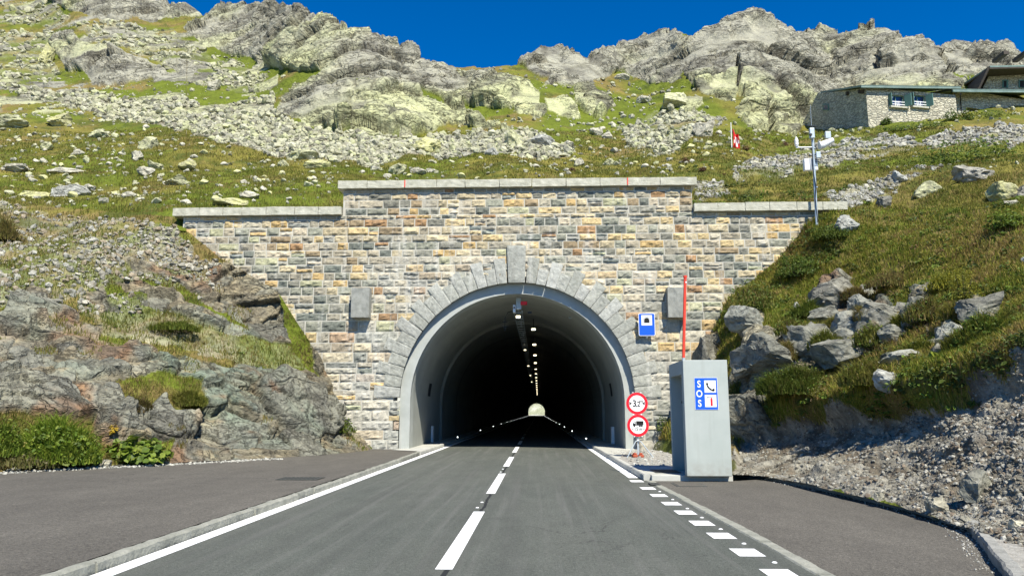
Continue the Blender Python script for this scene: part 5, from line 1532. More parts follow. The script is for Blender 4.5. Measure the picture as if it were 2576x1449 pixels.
H2 = thing('stone_annex', V3(2480, 290, 66), 'long low stone wing with narrow windows and copper gutter right of the gabled house', 'house')
k0, k1 = V3(2398, 235, 66), V3(2640, 240, 70)
fd2 = Vector((k1.x - k0.x, k1.y - k0.y, 0)); W2 = fd2.length; fd2.normalize(); fn2 = Vector((fd2.y, -fd2.x, 0)); zb2 = V3(2400, 330, 66).z; o2 = Vector((k0.x, k0.y, zb2)); HH2 = k0.z - zb2 + .5


def fab2(x, y):
    q = Vector(on_plane(x, y, k0, np.array(fn2))) - o2; return q.dot(fd2), q.z


hol = []
for (xa, xb, ya, yb) in ((2387.5 + 12, 2410, 270, 284), (2431, 2470, 270, 284.5), (2492, 2529, 270, 284.5), (2566, 2600, 270, 284)):
    a0, b1 = fab2(xa, ya); a1, b0 = fab2(xb, yb); hol.append((a0, a1, b0, b1))
wall_with_holes('wall', o2, fd2, upv, W2, HH2, hol, .35, M['rubble'], H2)
for (a0, a1, b0, b1) in hol:
    q = lambda a, b, d=0.0: o2 + fd2 * a + upv * b + fn2 * d
    w_ = MB().prism([q(a0, b0, -.3), q(a1, b0, -.3), q(a1, b1, -.3), q(a0, b1, -.3)], fn2 * .02).build('window', M['dark'], H2)
    MB().prism([q(a1 - .25, b0, -.27), q(a1, b0, -.02), q(a1, b1, -.02), q(a1 - .25, b1, -.27)], fn2 * .02).build('shutter', M['shutter'], H2)
b_led = fab2(2450, 291)[1]
MB().prism([o2 + fd2 * .2 + upv * (b_led - .05), o2 + fd2 * W2 + upv * (b_led - .05), o2 + fd2 * W2 + upv * (b_led + .12), o2 + fd2 * .2 + upv * (b_led + .12)], fn2 * .16).build('ledge', M['coping'], H2)
MB().prism([o2 + fn2 * .05, o2 + fd2 * W2 + fn2 * .05, o2 + fd2 * W2 + upv * (b_led - .06) + fn2 * .05, o2 + upv * (b_led - .06) + fn2 * .05], fn2 * .04).build('plinth', M['rubble_low'], H2)
r0, r1 = V3(2394, 229, 64.6), V3(2640, 231.5, 68.6); back_ = Vector((-fn2.x, -fn2.y, 0)) * 3.2
mb = MB(); quad_slab(mb, [r0, r1, r1 + back_ + Vector((0, 0, .9)), r0 + back_ + Vector((0, 0, .9))], .18); mb.build('roof', M['roof_green'], H2)
MB().tube([r0 - Vector((0, 0, .08)), r1 - Vector((0, 0, .08))], .08, 8).build('gutter', M['roof_green'], H2)
d0 = r0 + fd2 * 1.0 - Vector((0, 0, .1)); a_, b_ = fab2(2417, 284)
mb = MB(); mb.tube([d0, d0 - Vector((0, 0, .15)), o2 + fd2 * a_ + upv * (HH2 - 1.3) + fn2 * .1, o2 + fd2 * a_ + upv * b_ + fn2 * .1], .05, 8); mb.build('downpipe', M['dark_steel'], H2)

H3 = thing('gabled_house', V3(2540, 240, 72.5), 'dark gabled stone house in shade behind the low wing, at the frame edge', 'house')
a_, b_, c_ = V3(2462, 232, 72.5), V3(2491, 170, 71.6), V3(2700, 166, 72.5)
g0, g1 = V3(2466, 250,  73.9), V3(2700, 250,  73.9)
mb = MB(); mb.prism([g0, g1, V3(2700, 176,  73.9), V3(2494, 179,  73.9), V3(2468, 232,  73.9)], (0, 6, 0)); mb.build('wall', M['rubble'], H3)
mb = MB(); quad_slab(mb, [a_, b_, b_ + Vector((1, 9, .3)), a_ + Vector((1, 9, .3))], .2); mb.build('roof_slope', M['timber'], H3)
mb = MB(); quad_slab(mb, [b_, c_, c_ + Vector((0, 9, .6)), b_ + Vector((0, 9, .6))], .16); mb.build('roof', M['roof_green'], H3)
dn = Vector((0, .03, -.14)); mb = MB(); quad_slab(mb, [b_ + dn, c_ + dn, c_ + Vector((0, 9, .6)) + dn, b_ + Vector((0, 9, .6)) + dn], .12); mb.build('soffit', M['timber'], H3)
for (xa, xb) in ((2521, 2536), (2562, 2580)):
    w_ = MB().prism([V3(xa, 222, 73.88), V3(xb, 222, 73.88), V3(xb, 202, 73.88), V3(xa, 202, 73.88)], (0, -.06, 0)).build('window', M['shutter'], H3)
    MB().prism([V3(xa + 4, 220, 73.81), V3(xb - 4, 220, 73.81), V3(xb - 4, 204, 73.81), V3(xa + 4, 204, 73.81)], (0, -.01, 0)).build('pane', M['dark'], w_)
mb = MB()
for xx in (2500, 2551):
    mb = MB(); mb.box(V3(xx, 0, 72.5).x, V3(xx, 0, 72.5).x + .5, 71.9, 73.89, V3(0, 184, 72.5).z, V3(0, 176, 72.5).z); mb.build('purlin', M['timber'], H3)

# ------------------------------------------------------------------ loose rock: boulders and scree
def rock_variant(seed, sub, nplanes=16, flat=1.0, rough=0.0):
    bm = bmesh.new(); bmesh.ops.create_icosphere(bm, subdivisions=sub, radius=1.0)
    co = np.array([v.co for v in bm.verts]); f = np.array([[v.index for v in q.verts] for q in bm.faces]); bm.free()
    r = np.random.default_rng(seed)
    for k in range(nplanes):
        n = r.normal(size=3); n /= np.linalg.norm(n); d = r.uniform(0.45, 0.85)
        t = co @ n - d; co = co - np.clip(t, 0, None)[:, None] * n[None]
    co += fbm(co + seed, 0.5, 3, 2)[:, None] * co * 0.08
    if rough:
        f1, c1, _ = facets(co + seed, .75, (1.3, 1, .7), seed); f2, c2, _ = facets(co + seed, .32, (1.4, 1, .7), seed + 1)
        nn = co / (np.linalg.norm(co, axis=1, keepdims=True) + 1e-9); co = co + nn * (rough * (f1 + .45 * f2 - .25 * c1 - .12 * c2))[:, None]
    co -= (co.max(0) + co.min(0)) / 2
    co /= np.abs(co).max(0)
    return co, f


RV2 = [rock_variant(100 + k, 4, 13, rough=.11) for k in range(10)]
RV1 = [rock_variant(200 + k, 2, 12) for k in range(12)]
RV0 = [rock_variant(300 + k, 1, 7) for k in range(16)]
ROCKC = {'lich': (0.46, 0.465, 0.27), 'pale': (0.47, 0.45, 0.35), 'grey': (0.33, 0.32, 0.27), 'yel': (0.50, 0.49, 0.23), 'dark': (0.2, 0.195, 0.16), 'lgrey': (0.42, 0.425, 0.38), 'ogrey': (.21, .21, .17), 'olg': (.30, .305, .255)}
SUNV = np.array(sdir)


def boulder(x, y, wpx, hpx, label, colr='lich', seed=0, group=None, variant=None, share=None, embed=0.25, flat=1.0, rot=None):
    P_ = surf(x, y + hpx * 0.3); D_ = float(P_[1]); k = D_ / F
    wm, hm = wpx * k, hpx * k; dm = (wm * 0.55 + hm * 0.45) * flat
    r = np.random.default_rng(seed + 1)
    o = None
    if share is not None:
        o = bpy.data.objects.new('boulder', share); COL.objects.link(o)
    else:
        co, f = RV2[(seed * 7 + 3) % len(RV2)] if variant is None else RV2[variant]
        a = r.uniform(0, 6.28); Rz = np.array([[math.cos(a), -math.sin(a), 0], [math.sin(a), math.cos(a), 0], [0, 0, 1]])
        c2 = co @ Rz.T; c2 = c2 / np.abs(c2).max(0)
        V = c2 * np.array([wm / 2, dm / 2, hm * .78])
        b = np.array(ROCKC[colr]); n1 = fbm(V + seed, wm * .35, 4, 7); n2 = fbm(V + seed, wm * .15, 3, 8)
        cc = b[None] * (1 + 0.25 * n1[:, None]); cc = lerp(cc, np.array(ROCKC['grey'])[None], 0.45 * sstep(.05, .4, n2)); cc = lerp(cc, np.array(ROCKC['dark'])[None], .5 * sstep(.25, .5, -n2))
        o = np_mesh('boulder', V, f, M['boulder'], cc)
    o.location = P_ + np.array([0, 0, hm * (0.36 - .5 * embed)])
    if share is not None:
        o.scale = (wm / 2, dm / 2, hm / 2); o.rotation_euler = (0, 0, r.uniform(0, 6.28))
        s_ = max(wm, dm) / 2; o.scale = (s_, s_ * r.uniform(.75, 1), hm * .78)
    elif rot: o.rotation_euler = rot
    tag(o, label, 'boulder', group)
    return o


BL = [(147, 303, 62, 34, 'blocky pale boulder with a dark shaded right end on the left slope', 'yel'), (35, 313, 88, 32, 'broad flat-topped boulder at the left frame edge below the scree', 'lich'),
      (253, 345, 66, 24, 'long low boulder pointing down to the right, below the scree band', 'lich'), (378, 368, 62, 34, 'large rounded lichen-green boulder in the middle of the left meadow', 'lich'),
      (118, 375, 36, 20, 'small pointed boulder on brown grass left of the meadow', 'lich'), (200, 392, 32, 16, 'small lone triangular boulder on the brown grass patch', 'pale'),
      (348, 402, 36, 24, 'upright pale boulder below the large rounded one', 'pale'), (390, 420, 40, 20, 'squarish boulder with a shaded right face in the meadow', 'lich'),
      (373, 438, 46, 22, 'flat topped pale block just below the squarish boulder', 'pale'), (470, 437, 56, 28, 'domed yellow-green boulder in the lower meadow', 'yel'),
      (445, 463, 68, 24, 'long slanted grey-green boulder in the lower meadow', 'lich'), (40, 425, 88, 18, 'low chain-like pale rock ledge at the left frame edge', 'pale'),
      (165, 433, 120, 18, 'long low ledge of pale rock lying in the meadow', 'pale'), (170, 474, 110, 30, 'wide grey and yellow slab half sunk in the grass at lower left', 'lgrey'),
      (85, 486, 90, 20, 'flat yellow slab at the top of the gravel bank', 'yel'), (222, 463, 36, 16, 'small white stone in the grass beside the wide slab', 'pale'),
      (115, 142, 42, 50, 'tall yellow-green rock standing on the upper left slope', 'yel'), (540, 222, 36, 26, 'pale angular block under the left outcrop', 'pale'),
      (800, 415, 78, 24, 'flat-topped boulder with a dark undercut just above the coping', 'yel'), (715, 412, 36, 18, 'small boulder with dark right side above the coping', 'lich'),
      (765, 388, 100, 30, 'large tilted slab at the foot of the scree', 'lich'), (325, 497, 42, 18, 'white domed stone in the bright grass', 'pale'),
      (625, 500, 58, 18, 'pair-like white stone in the grass above the left coping', 'pale'), (580, 518, 104, 16, 'long flat slab lying behind the left coping', 'yel'),
      (997, 432, 56, 26, 'grey-green boulder just above the middle coping', 'lich'), (1050, 440, 46, 16, 'low pale stone beside the grey-green boulder above the coping', 'pale'),
      (1063, 373, 102, 36, 'big smooth yellow slab in the middle of the central scree', 'yel'), (1290, 350, 56, 44, 'tall pale boulder on top of the central scree', 'lich'),
      (1370, 356, 72, 28, 'wide boulder with a dark undercut beside the tall pale one', 'lgrey'), (1240, 382, 50, 20, 'grey slab at the right part of the central scree', 'lgrey'),
      (1430, 370, 38, 24, 'pale block at the right end of the central scree', 'pale'), (1500, 331, 38, 24, 'white angular boulder in the bright green hollow', 'pale'),
      (1528, 341, 32, 16, 'lower white boulder in the bright green hollow', 'pale'), (1455, 408, 32, 18, 'low pale boulder right of the meadow above the coping', 'pale'),
      (1532, 405, 32, 18, 'rounded boulder at the start of the brown slope', 'lich'), (1620, 245, 46, 20, 'small pale boulder on grass under the right outcrop', 'pale'),
      (1702, 256, 76, 38, 'big striped boulder on the slope under the right crag', 'lich'), (1772, 326, 58, 40, 'large upright boulder left of the flag', 'pale'),
      (1562, 197, 48, 16, 'lens-shaped slab below the right outcrop', 'pale'), (1167, 342, 24, 15, 'single small boulder below the central outcrop', 'grey'),
      (2448, 453, 112, 38, 'large dark-faced slab on the right slope below the house', 'grey'), (2520, 479, 86, 46, 'bright yellow-green boulder on the right slope', 'yel'),
      (2337, 484, 90, 36, 'long pale slab on the right slope left of the dark one', 'lich'), (2259, 468, 54, 28, 'grey angular block on the right slope', 'lgrey'),
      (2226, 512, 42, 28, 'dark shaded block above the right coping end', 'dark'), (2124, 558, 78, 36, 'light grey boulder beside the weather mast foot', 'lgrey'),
      (2571, 475, 60, 30, 'dark rock at the right frame edge', 'dark'), (2547, 512, 44, 12, 'thin white slab at the right frame edge', 'pale'), (2575, 652, 26, 18, 'single pale stone in the grass near the right frame edge', 'lgrey')]
for k, b in enumerate(BL): boulder(b[0], b[1], b[2], b[3], b[4], b[5], seed=k * 3 + 1, flat=1.2 if b[2] < 3 * b[3] else 0.8)
# nearer rocks of the banks
BR = [(2455, 1218, 84, 52, 'grey-green rock half buried in the gravel slope above the right kerb', 'ogrey'), (2355, 1275, 52, 36, 'low pale stone at the foot of the gravel slope', 'pale'), (2265, 1205, 22, 14, 'small rounded stone above the right kerb', 'grey'),
      (2210, 1252, 26, 20, 'whitish stone lying behind the kerb', 'pale'), (2540, 1300, 46, 26, 'flat tan stone near the kerb corner', 'pale'), (2420, 1300, 34, 18, 'pale flat stone near the kerb corner', 'pale'), (1868, 1128, 24, 12, 'white flat stone at the bank foot beside the booth', 'lgrey'), (2010, 1118, 40, 18, 'dark block half buried in the gravel', 'grey'),
      (2268, 985, 70, 40, 'smooth light grey rock poking out of the turf lip', 'lgrey'), (2180, 935, 40, 20, 'sharp white rock under the turf on the right bank', 'lgrey'), (2250, 957, 44, 20, 'low light rock under the turf of the right bank', 'olg'), (1856, 905, 26, 20, 'bright white stone on the shaded bank behind the booth', 'lgrey'), (2005, 775, 22, 20, 'small grey rock between grass on the right bank', 'lgrey'),
      (263, 1170, 34, 18, 'pale stone at the foot of the cutting beside leafy plants', 'pale'), (415, 1158, 22, 12, 'small grey stone at the cutting foot', 'grey'), (30, 1186, 40, 10, 'row of whitish pebbles at the left pavement edge', 'pale')]
for k, b in enumerate(BR): boulder(b[0], b[1], b[2], b[3], b[4], b[5], seed=200 + k * 3, embed=0.2)
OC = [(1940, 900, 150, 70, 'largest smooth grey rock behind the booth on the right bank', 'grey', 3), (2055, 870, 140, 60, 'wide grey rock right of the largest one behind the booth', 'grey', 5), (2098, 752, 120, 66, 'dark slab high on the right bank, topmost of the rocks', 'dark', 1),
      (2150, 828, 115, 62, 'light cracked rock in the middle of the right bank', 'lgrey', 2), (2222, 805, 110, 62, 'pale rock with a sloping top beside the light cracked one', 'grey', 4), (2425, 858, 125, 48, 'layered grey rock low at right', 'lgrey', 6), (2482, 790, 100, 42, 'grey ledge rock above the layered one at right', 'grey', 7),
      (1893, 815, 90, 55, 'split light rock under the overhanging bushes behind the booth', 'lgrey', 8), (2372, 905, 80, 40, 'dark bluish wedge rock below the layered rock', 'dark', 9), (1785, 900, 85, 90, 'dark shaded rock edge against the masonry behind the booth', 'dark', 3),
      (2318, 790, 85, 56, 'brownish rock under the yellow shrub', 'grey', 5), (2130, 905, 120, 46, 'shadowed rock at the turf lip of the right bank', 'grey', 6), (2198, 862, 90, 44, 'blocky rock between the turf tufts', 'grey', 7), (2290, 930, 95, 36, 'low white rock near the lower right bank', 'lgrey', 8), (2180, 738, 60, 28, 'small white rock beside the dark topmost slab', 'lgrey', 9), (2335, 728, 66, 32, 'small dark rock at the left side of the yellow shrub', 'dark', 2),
      (2250, 850, 70, 36, 'grey rock squeezed between two pale ones', 'grey', 1), (2455, 820, 80, 36, 'cracked grey rock between the ledge and the layered rock', 'grey', 0), (2080, 800, 80, 40, 'grey rock just below the dark topmost slab', 'grey', 4), (2175, 780, 60, 36, 'small pale rock above the light cracked one', 'lgrey', 5), (2270, 780, 50, 40, 'narrow dark rock right of the pale sloping one', 'dark', 6), (2340, 860, 70, 34, 'mossy dark rock left of the layered one', 'dark', 7)]
for k, b in enumerate(OC):
    b = (b[0], b[1], b[2] * 1.15, b[3] * 1.05) + b[4:]
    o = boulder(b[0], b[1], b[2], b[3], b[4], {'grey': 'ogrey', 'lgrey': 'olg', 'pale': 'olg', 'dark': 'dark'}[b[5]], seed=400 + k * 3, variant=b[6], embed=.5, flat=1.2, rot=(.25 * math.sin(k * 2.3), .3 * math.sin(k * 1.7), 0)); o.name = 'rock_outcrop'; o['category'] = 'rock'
# many small boulders sharing a few meshes
share = []
for k in range(8):
    co, f = RV1[k]; b = np.array([ROCKC['lich'], ROCKC['pale'], ROCKC['pale'], ROCKC['yel']][k % 4]); n1 = fbm(co * 1.0 + k, .5, 4, 7)
    cc = lerp(b[None] * np.ones((len(co), 1)), np.array(ROCKC['grey'])[None], .7 * sstep(-.1, .35, n1))
    ob = np_mesh('boulder', co, f, M['loose_rock'], cc); share.append(ob.data); bpy.data.objects.remove(ob)
r = np.random.default_rng(77); cnt = 0
while cnt < 175:
    x = r.uniform(-60, 2600); y = r.uniform(250, 520)
    if 1690 < x and (y > 430 or x > 1850 or y < 330): continue
    if x > 880 and y > 450: continue
    if float(surf(x, y, None, 'rock')) > .05 or float(surf(x, y, None, 'scree')) > .5: continue
    if y < 400 and r.random() < .35: continue
    wpx = r.uniform(9, 24) * (.75 + (y - 250) / 500)
    boulder(x, y, wpx, wpx * r.uniform(.4, .65), 'small pale lichen-spotted boulder scattered in the alpine grass', group='small boulders scattered in the grass', share=share[cnt % 8], seed=900 + cnt, embed=.3); cnt += 1


def rock_heap(name, n, pick, smin, smax, variants, seed, pal, label, power=2.2, flat=(.45, .9), emb=.15):
    r = np.random.default_rng(seed); Vs = []; Fs = []; Cs = []; off = 0; tries = 0; made = 0
    while made < n and tries < n * 60:
        tries += 1
        q = pick(r)
        if q is None: continue
        P_, big = q
        s_ = smin + (smax - smin) * r.random() ** power; s_ *= big
        co, f = variants[r.integers(len(variants))]
        A = r.normal(size=(3, 3)); Q_, _ = np.linalg.qr(A)
        V = (co * np.array([1, r.uniform(.6, .95), r.uniform(*flat)])) @ Q_.T if r.random() < .6 else co * np.array([1, r.uniform(.6, 1), r.uniform(*flat)])
        a = r.uniform(0, 6.28); V = V @ np.array([[math.cos(a), math.sin(a), 0], [-math.sin(a), math.cos(a), 0], [0, 0, 1]])
        V = V * s_ / 2 + P_ + np.array([0, 0, s_ * emb])
        c = np.array(pal[r.integers(len(pal))]) * r.uniform(.8, 1.15)
        Vs.append(V); Fs.append(f + off); off += len(V); Cs.append(np.repeat(c[None], len(V), 0)); made += 1
    o = np_mesh(name, np.concatenate(Vs), np.concatenate(Fs), M['loose_rock'], np.concatenate(Cs))
    tag(o, label, name, kind='stuff'); return o


def picker(key, x0, x1, y0, y1, what, lo, bigger=None):
    g = GRIDS[key]
    def f(r):
        x, y = r.uniform(x0, x1), r.uniform(y0, y1)
        if y < float(g['T'](np.array([x]))[0]) + 2 or y > float(g['B'](np.array([x]))[0]): return None
        if float(surf(x, y, key, what)) < max(lo, r.random() * .9): return None
        P_ = surf(x, y, key); return P_, (1.0 if bigger is None else bigger(P_, x, y))
    return f


LP = [(.38, .375, .25), (.34, .335, .225), (.33, .325, .25), (0.35, 0.345, 0.235), (.45, .445, .315), (.25, .24, .18), (.40, .41, .235)]
rock_heap('scree', 14000, picker('hill', -80, 1845, 0, 460, 'scree', .25, lambda P_, x, y: P_[1] / 60), .10, .80, RV0, 41, LP, 'fields of pale broken rock lying across the mountain slope', 3.4)
rock_heap('scree', 6000, picker('hill', 1740, 2620, 300, 530, 'scree', .25, lambda P_, x, y: P_[1] / 55), 0.08, .5, RV0, 43, [(.29, .28, .24), (.36, .36, .32), (.40, .39, .32), (.24, .23, .19)], 'grey stone spill on the slope below the house', 3.2)
def meadow_pick(r):
    x, y = r.uniform(-80, 2600), r.uniform(120, 530)
    if (x > 1700 and y > 440) or float(surf(x, y, 'hill', 'rock')) > .05 or float(vnoise(np.array([[x / 70, y / 40, 3.3]]))[0]) < r.uniform(-.7, .5): return None
    if y < float(GRIDS['hill']['T'](np.array([x]))[0]) + 4: return None
    P_ = surf(x, y, 'hill'); return P_, P_[1] / 55


rock_heap('loose_stones', 4200, meadow_pick, .07, .5, RV0, 49, LP, 'small pale stones strewn over the alpine meadow', 3.0)
rock_heap('rubble', 3400, picker('lb', -60, 600, 500, 790, 'scree', .1, lambda P_, x, y: 1), .03, .30, RV0, 45, [(.34, .335, .285), (.28, .27, .22), (.22, .21, .17), (.38, .36, .29), (.28, .235, .165)], 'loose pale stones on the upper left cutting slope', 3.6)
rock_heap('gravel', 17000, picker('rb', 1640, 2640, 900, 1449, 'scree', .3, lambda P_, x, y: 1), .013, .095, RV0, 47, [(.21, .20, .165), (.28, .27, .225), (.155, .145, .115), (.36, .35, .30), (.19, .155, .115)], 'coarse grey gravel on the slope above the right lay-by', 4.6, emb=.08)


def edge_pick(pts, wd, z):
    P_ = np.array(pts); seg = np.linalg.norm(np.diff(P_, axis=0), axis=1); cs = np.concatenate([[0], np.cumsum(seg)])
    def f(r):
        s_ = r.uniform(0, cs[-1]); k = min(int(np.searchsorted(cs, s_) - 1), len(seg) - 1); k = max(k, 0); t_ = (s_ - cs[k]) / seg[k]
        d = (P_[k + 1] - P_[k]) / seg[k]; n_ = np.array([-d[1], d[0]])
        q = P_[k] + (P_[k + 1] - P_[k]) * t_ + n_ * (r.normal() * wd)
        return np.array([q[0], q[1], z]), 1.0
    return f


rock_heap('gravel', 1500, edge_pick(lb_pts, .16, .102), .015, .085, RV0, 51, [(.5, .49, .42), (.42, .42, .37), (.34, .33, .29)], 'pale grit along the foot of the left rock cutting', 2.4, emb=.1)
rock_heap('gravel', 700, edge_pick([(5.0, 17.05), (5.28, 14.3), (5.4, 11.6), (5.27, 9.95), (4.1, 7.3)], .06, .006), .008, .03, RV0, 53, [(.5, .49, .43), (.38, .37, .33)], 'small light stones scattered along the inner side of the right kerb', 2.0, emb=.1)
rock_heap('gravel', 900, lambda r: (np.array([r.uniform(5.5, 8.5), r.uniform(6.0, 11.5), .105]), 1.0) if True else None, .015, .07, RV0, 55, [(.42, .42, .38), (.34, .33, .29), (.5, .49, .44)], 'grit beside the right kerb corner', 2.4, emb=.1)
rock_heap('gravel', 700, lambda r: (np.array([r.uniform(2.5, 4.6), r.uniform(19.5, 27.5), .112]), 1.0), .02, .11, RV0, 57, [(.42, .42, .38), (.30, .29, .26), (.36, .34, .30)], 'grey gravel round the sign stand foot', 2.4, emb=.1)

# ------------------------------------------------------------------ grass and plants
def blades(name, pts, hgt, wid, seed, pal, label, lean=.5, parent=None, kind='stuff'):
    """one curved two-step blade at every point"""
    r = np.random.default_rng(seed); n = len(pts); P_ = np.asarray(pts, float)
    a = r.uniform(0, 2 * np.pi, n); h = np.asarray(hgt) * r.uniform(.55, 1.25, n); l = h * lean * r.uniform(.2, 1.3, n); wd = np.asarray(wid) * r.uniform(.7, 1.3, n)
    d = np.stack([np.cos(a), np.sin(a), np.zeros(n)], 1); s_ = np.stack([-np.sin(a + r.normal(0, .8, n)), np.cos(a), np.zeros(n)], 1)
    s_ /= np.linalg.norm(s_, axis=1, keepdims=True)
    z_ = np.array([0, 0, 1.0])
    b0 = P_ - s_ * wd[:, None] / 2 - z_ * .03; b1 = P_ + s_ * wd[:, None] / 2 - z_ * .03
    m0 = P_ + d * (l * .35)[:, None] + z_ * (h * .62)[:, None] - s_ * wd[:, None] * .36; m1 = m0 + s_ * wd[:, None] * .72
    t = P_ + d * l[:, None] + z_ * h[:, None]
    V = np.stack([b0, b1, m1, m0, t], 1).reshape(-1, 3); k = np.arange(n)[:, None] * 5
    T_ = np.concatenate([k + np.array([[0, 1, 2]]), k + np.array([[0, 2, 3]]), k + np.array([[3, 2, 4]])])
    pal = np.array(pal); ci = np.clip((r.random(n) * .55 + .45 * (fbm(P_, 1.6, 3, 33) * .9 + .5)) * len(pal), 0, len(pal) - 1).astype(int)
    c = pal[ci] * r.uniform(.8, 1.2, n)[:, None]
    c = np.repeat(c[:, None], 5, 1); c[:, 4] *= 1.12
    o = np_mesh(name, V, T_, M['blade'], c.reshape(-1, 3), parent=parent)
    if kind: tag(o, label, 'grass', kind='stuff')
    return o


def scatter(key, n, seed, x0, x1, y0, y1, dens=None):
    g = GRIDS[key]; r = np.random.default_rng(seed)
    x = r.uniform(x0, x1, n); y = r.uniform(y0, y1, n); T = g['T'](x); B = g['B'](x)
    i = np.clip((x - g['x0']) / (g['x1'] - g['x0']) * (g['nx'] - 1), 0, g['nx'] - 2); j = (y - T) / np.maximum(B - T, 1) * (g['ny'] - 1)
    ok = (j > 1) & (j < g['ny'] - 2); i, j, x, y = i[ok], j[ok], x[ok], y[ok]
    ii, jj = i.astype(int), j.astype(int); a, b = (i - ii)[:, None], (j - jj)[:, None]
    P_ = (g['P'][jj, ii] * (1 - a) + g['P'][jj, ii + 1] * a) * (1 - b) + (g['P'][jj + 1, ii] * (1 - a) + g['P'][jj + 1, ii + 1] * a) * b
    gm_ = g['grass'][jj, ii]; tuft = sstep(-.35, .25, fbm(P_, .55 if key != 'hill' else 1.2, 3, seed))
    keep = r.random(len(x)) < gm_ * (0.25 + .75 * tuft)
    return P_[keep], x[keep], y[keep]


GP = [(.075, .108, .016), (.115, .145, .02), (.155, .16, .028), (.19, .175, .045), (.21, .16, .06), (.16, .115, .045)]
p_, x_, y_ = scatter('rb', 300000, 61, 1640, 3000, 520, 1110)
blades('grass', p_, .17 + .10 * fbm(p_, .8, 3, 5), .0011 * p_[:, 1] * .8 + .004, 62, [(.10, .145, .018), (.16, .195, .024), (.235, .235, .034), (.28, .235, .06), (.26, .185, .07), (.30, .22, .09)], 'grass and low herbs covering the right bank', .7)
p_, x_, y_ = scatter('lb', 140000, 63, -300, 936, 500, 1190)
blades('grass', p_, .13 + .09 * fbm(p_, .8, 3, 5), .0011 * p_[:, 1] * .75 + .003, 64, GP, 'grass tufts growing over the left cutting', .8)
p_, x_, y_ = scatter('hill', 300000, 65, -300, 2950, 330, 536)
blades('grass', p_, .10 + .06 * fbm(p_, 1.5, 3, 5) + .0008 * p_[:, 1], .0009 * p_[:, 1], 66, [(.10, .13, .018), (.135, .16, .022), (.175, .17, .032), (.205, .18, .045), (.22, .165, .058)], 'alpine grass on the meadow behind the portal', .6)


def leaves(n, centre, rad, size, seed, pal, elong=1.6, droop=.3, dome=True, flatness=.6):
    """leaf-shaped faces filling a dome; returns arrays"""
    r = np.random.default_rng(seed); d = r.normal(size=(n, 3)); d /= np.linalg.norm(d, axis=1, keepdims=True)
    if dome: d[:, 2] = np.abs(d[:, 2])
    lump = 1 + .35 * fbm(d * 1.7 + seed, 1, 3, seed)
    rr = r.random(n) ** .45 * lump
    P_ = np.array(centre) + d * rr[:, None] * np.array(rad)
    nrm = d * .6 + r.normal(size=(n, 3)) * .5 + np.array([0, -.25, flatness]); nrm /= np.linalg.norm(nrm, axis=1, keepdims=True)
    t = np.cross(nrm, r.normal(size=(n, 3))); t /= np.linalg.norm(t, axis=1, keepdims=True); b = np.cross(nrm, t)
    s_ = size * r.uniform(.6, 1.3, n)[:, None]; q = s_ / elong
    fold = nrm * s_ * .12
    V = np.stack([P_ - t * s_ * .5, P_ - t * s_ * .1 + b * q * .5 + fold, P_ + t * s_ * .25 + b * q * .42 + fold, P_ + t * s_ * .55 - nrm * s_ * droop * .3, P_ + t * s_ * .25 - b * q * .42 + fold, P_ - t * s_ * .1 - b * q * .5 + fold], 1).reshape(-1, 3)
    k = np.arange(n)[:, None] * 6
    T_ = np.concatenate([k + np.array([a]) for a in ([0, 2, 1], [0, 3, 2], [0, 4, 3], [0, 5, 4])])
    pal = np.array(pal); c = pal[r.integers(len(pal), size=n)] * r.uniform(.75, 1.25, n)[:, None]
    return V, T_, np.repeat(c[:, None], 6, 1).reshape(-1, 3)


def undergrowth(name, key, n, per, seed, x0, x1, y0, y1, rad, size, pals, label):
    """low leafy herbs in small clumps among the grass"""
    p_, x_, y_ = scatter(key, n, seed, x0, x1, y0, y1); r = np.random.default_rng(seed)
    zone = fbm(p_, 2.6, 3, seed); keep = zone > r.uniform(-.35, .3, len(p_)); p_ = p_[keep]; zone = zone[keep]
    Vs, Fs, Cs, off = [], [], [], 0
    for k, q in enumerate(p_):
        s_ = r.uniform(.5, 1.5); V, T_, c = leaves(per, q, (rad * s_, rad * s_, rad * s_ * r.uniform(.4, .9)), size * r.uniform(.7, 1.3), 5000 + seed + k, pals[int(np.clip((zone[k] + .4) * len(pals) + r.normal() * .9, 0, len(pals) - 1))], r.uniform(1.3, 2.6))
        Vs.append(V); Fs.append(T_ + off); Cs.append(c); off += len(V)
    o = np_mesh(name, np.concatenate(Vs), np.concatenate(Fs), M['leaf'], np.concatenate(Cs)); tag(o, label, name, kind='stuff')


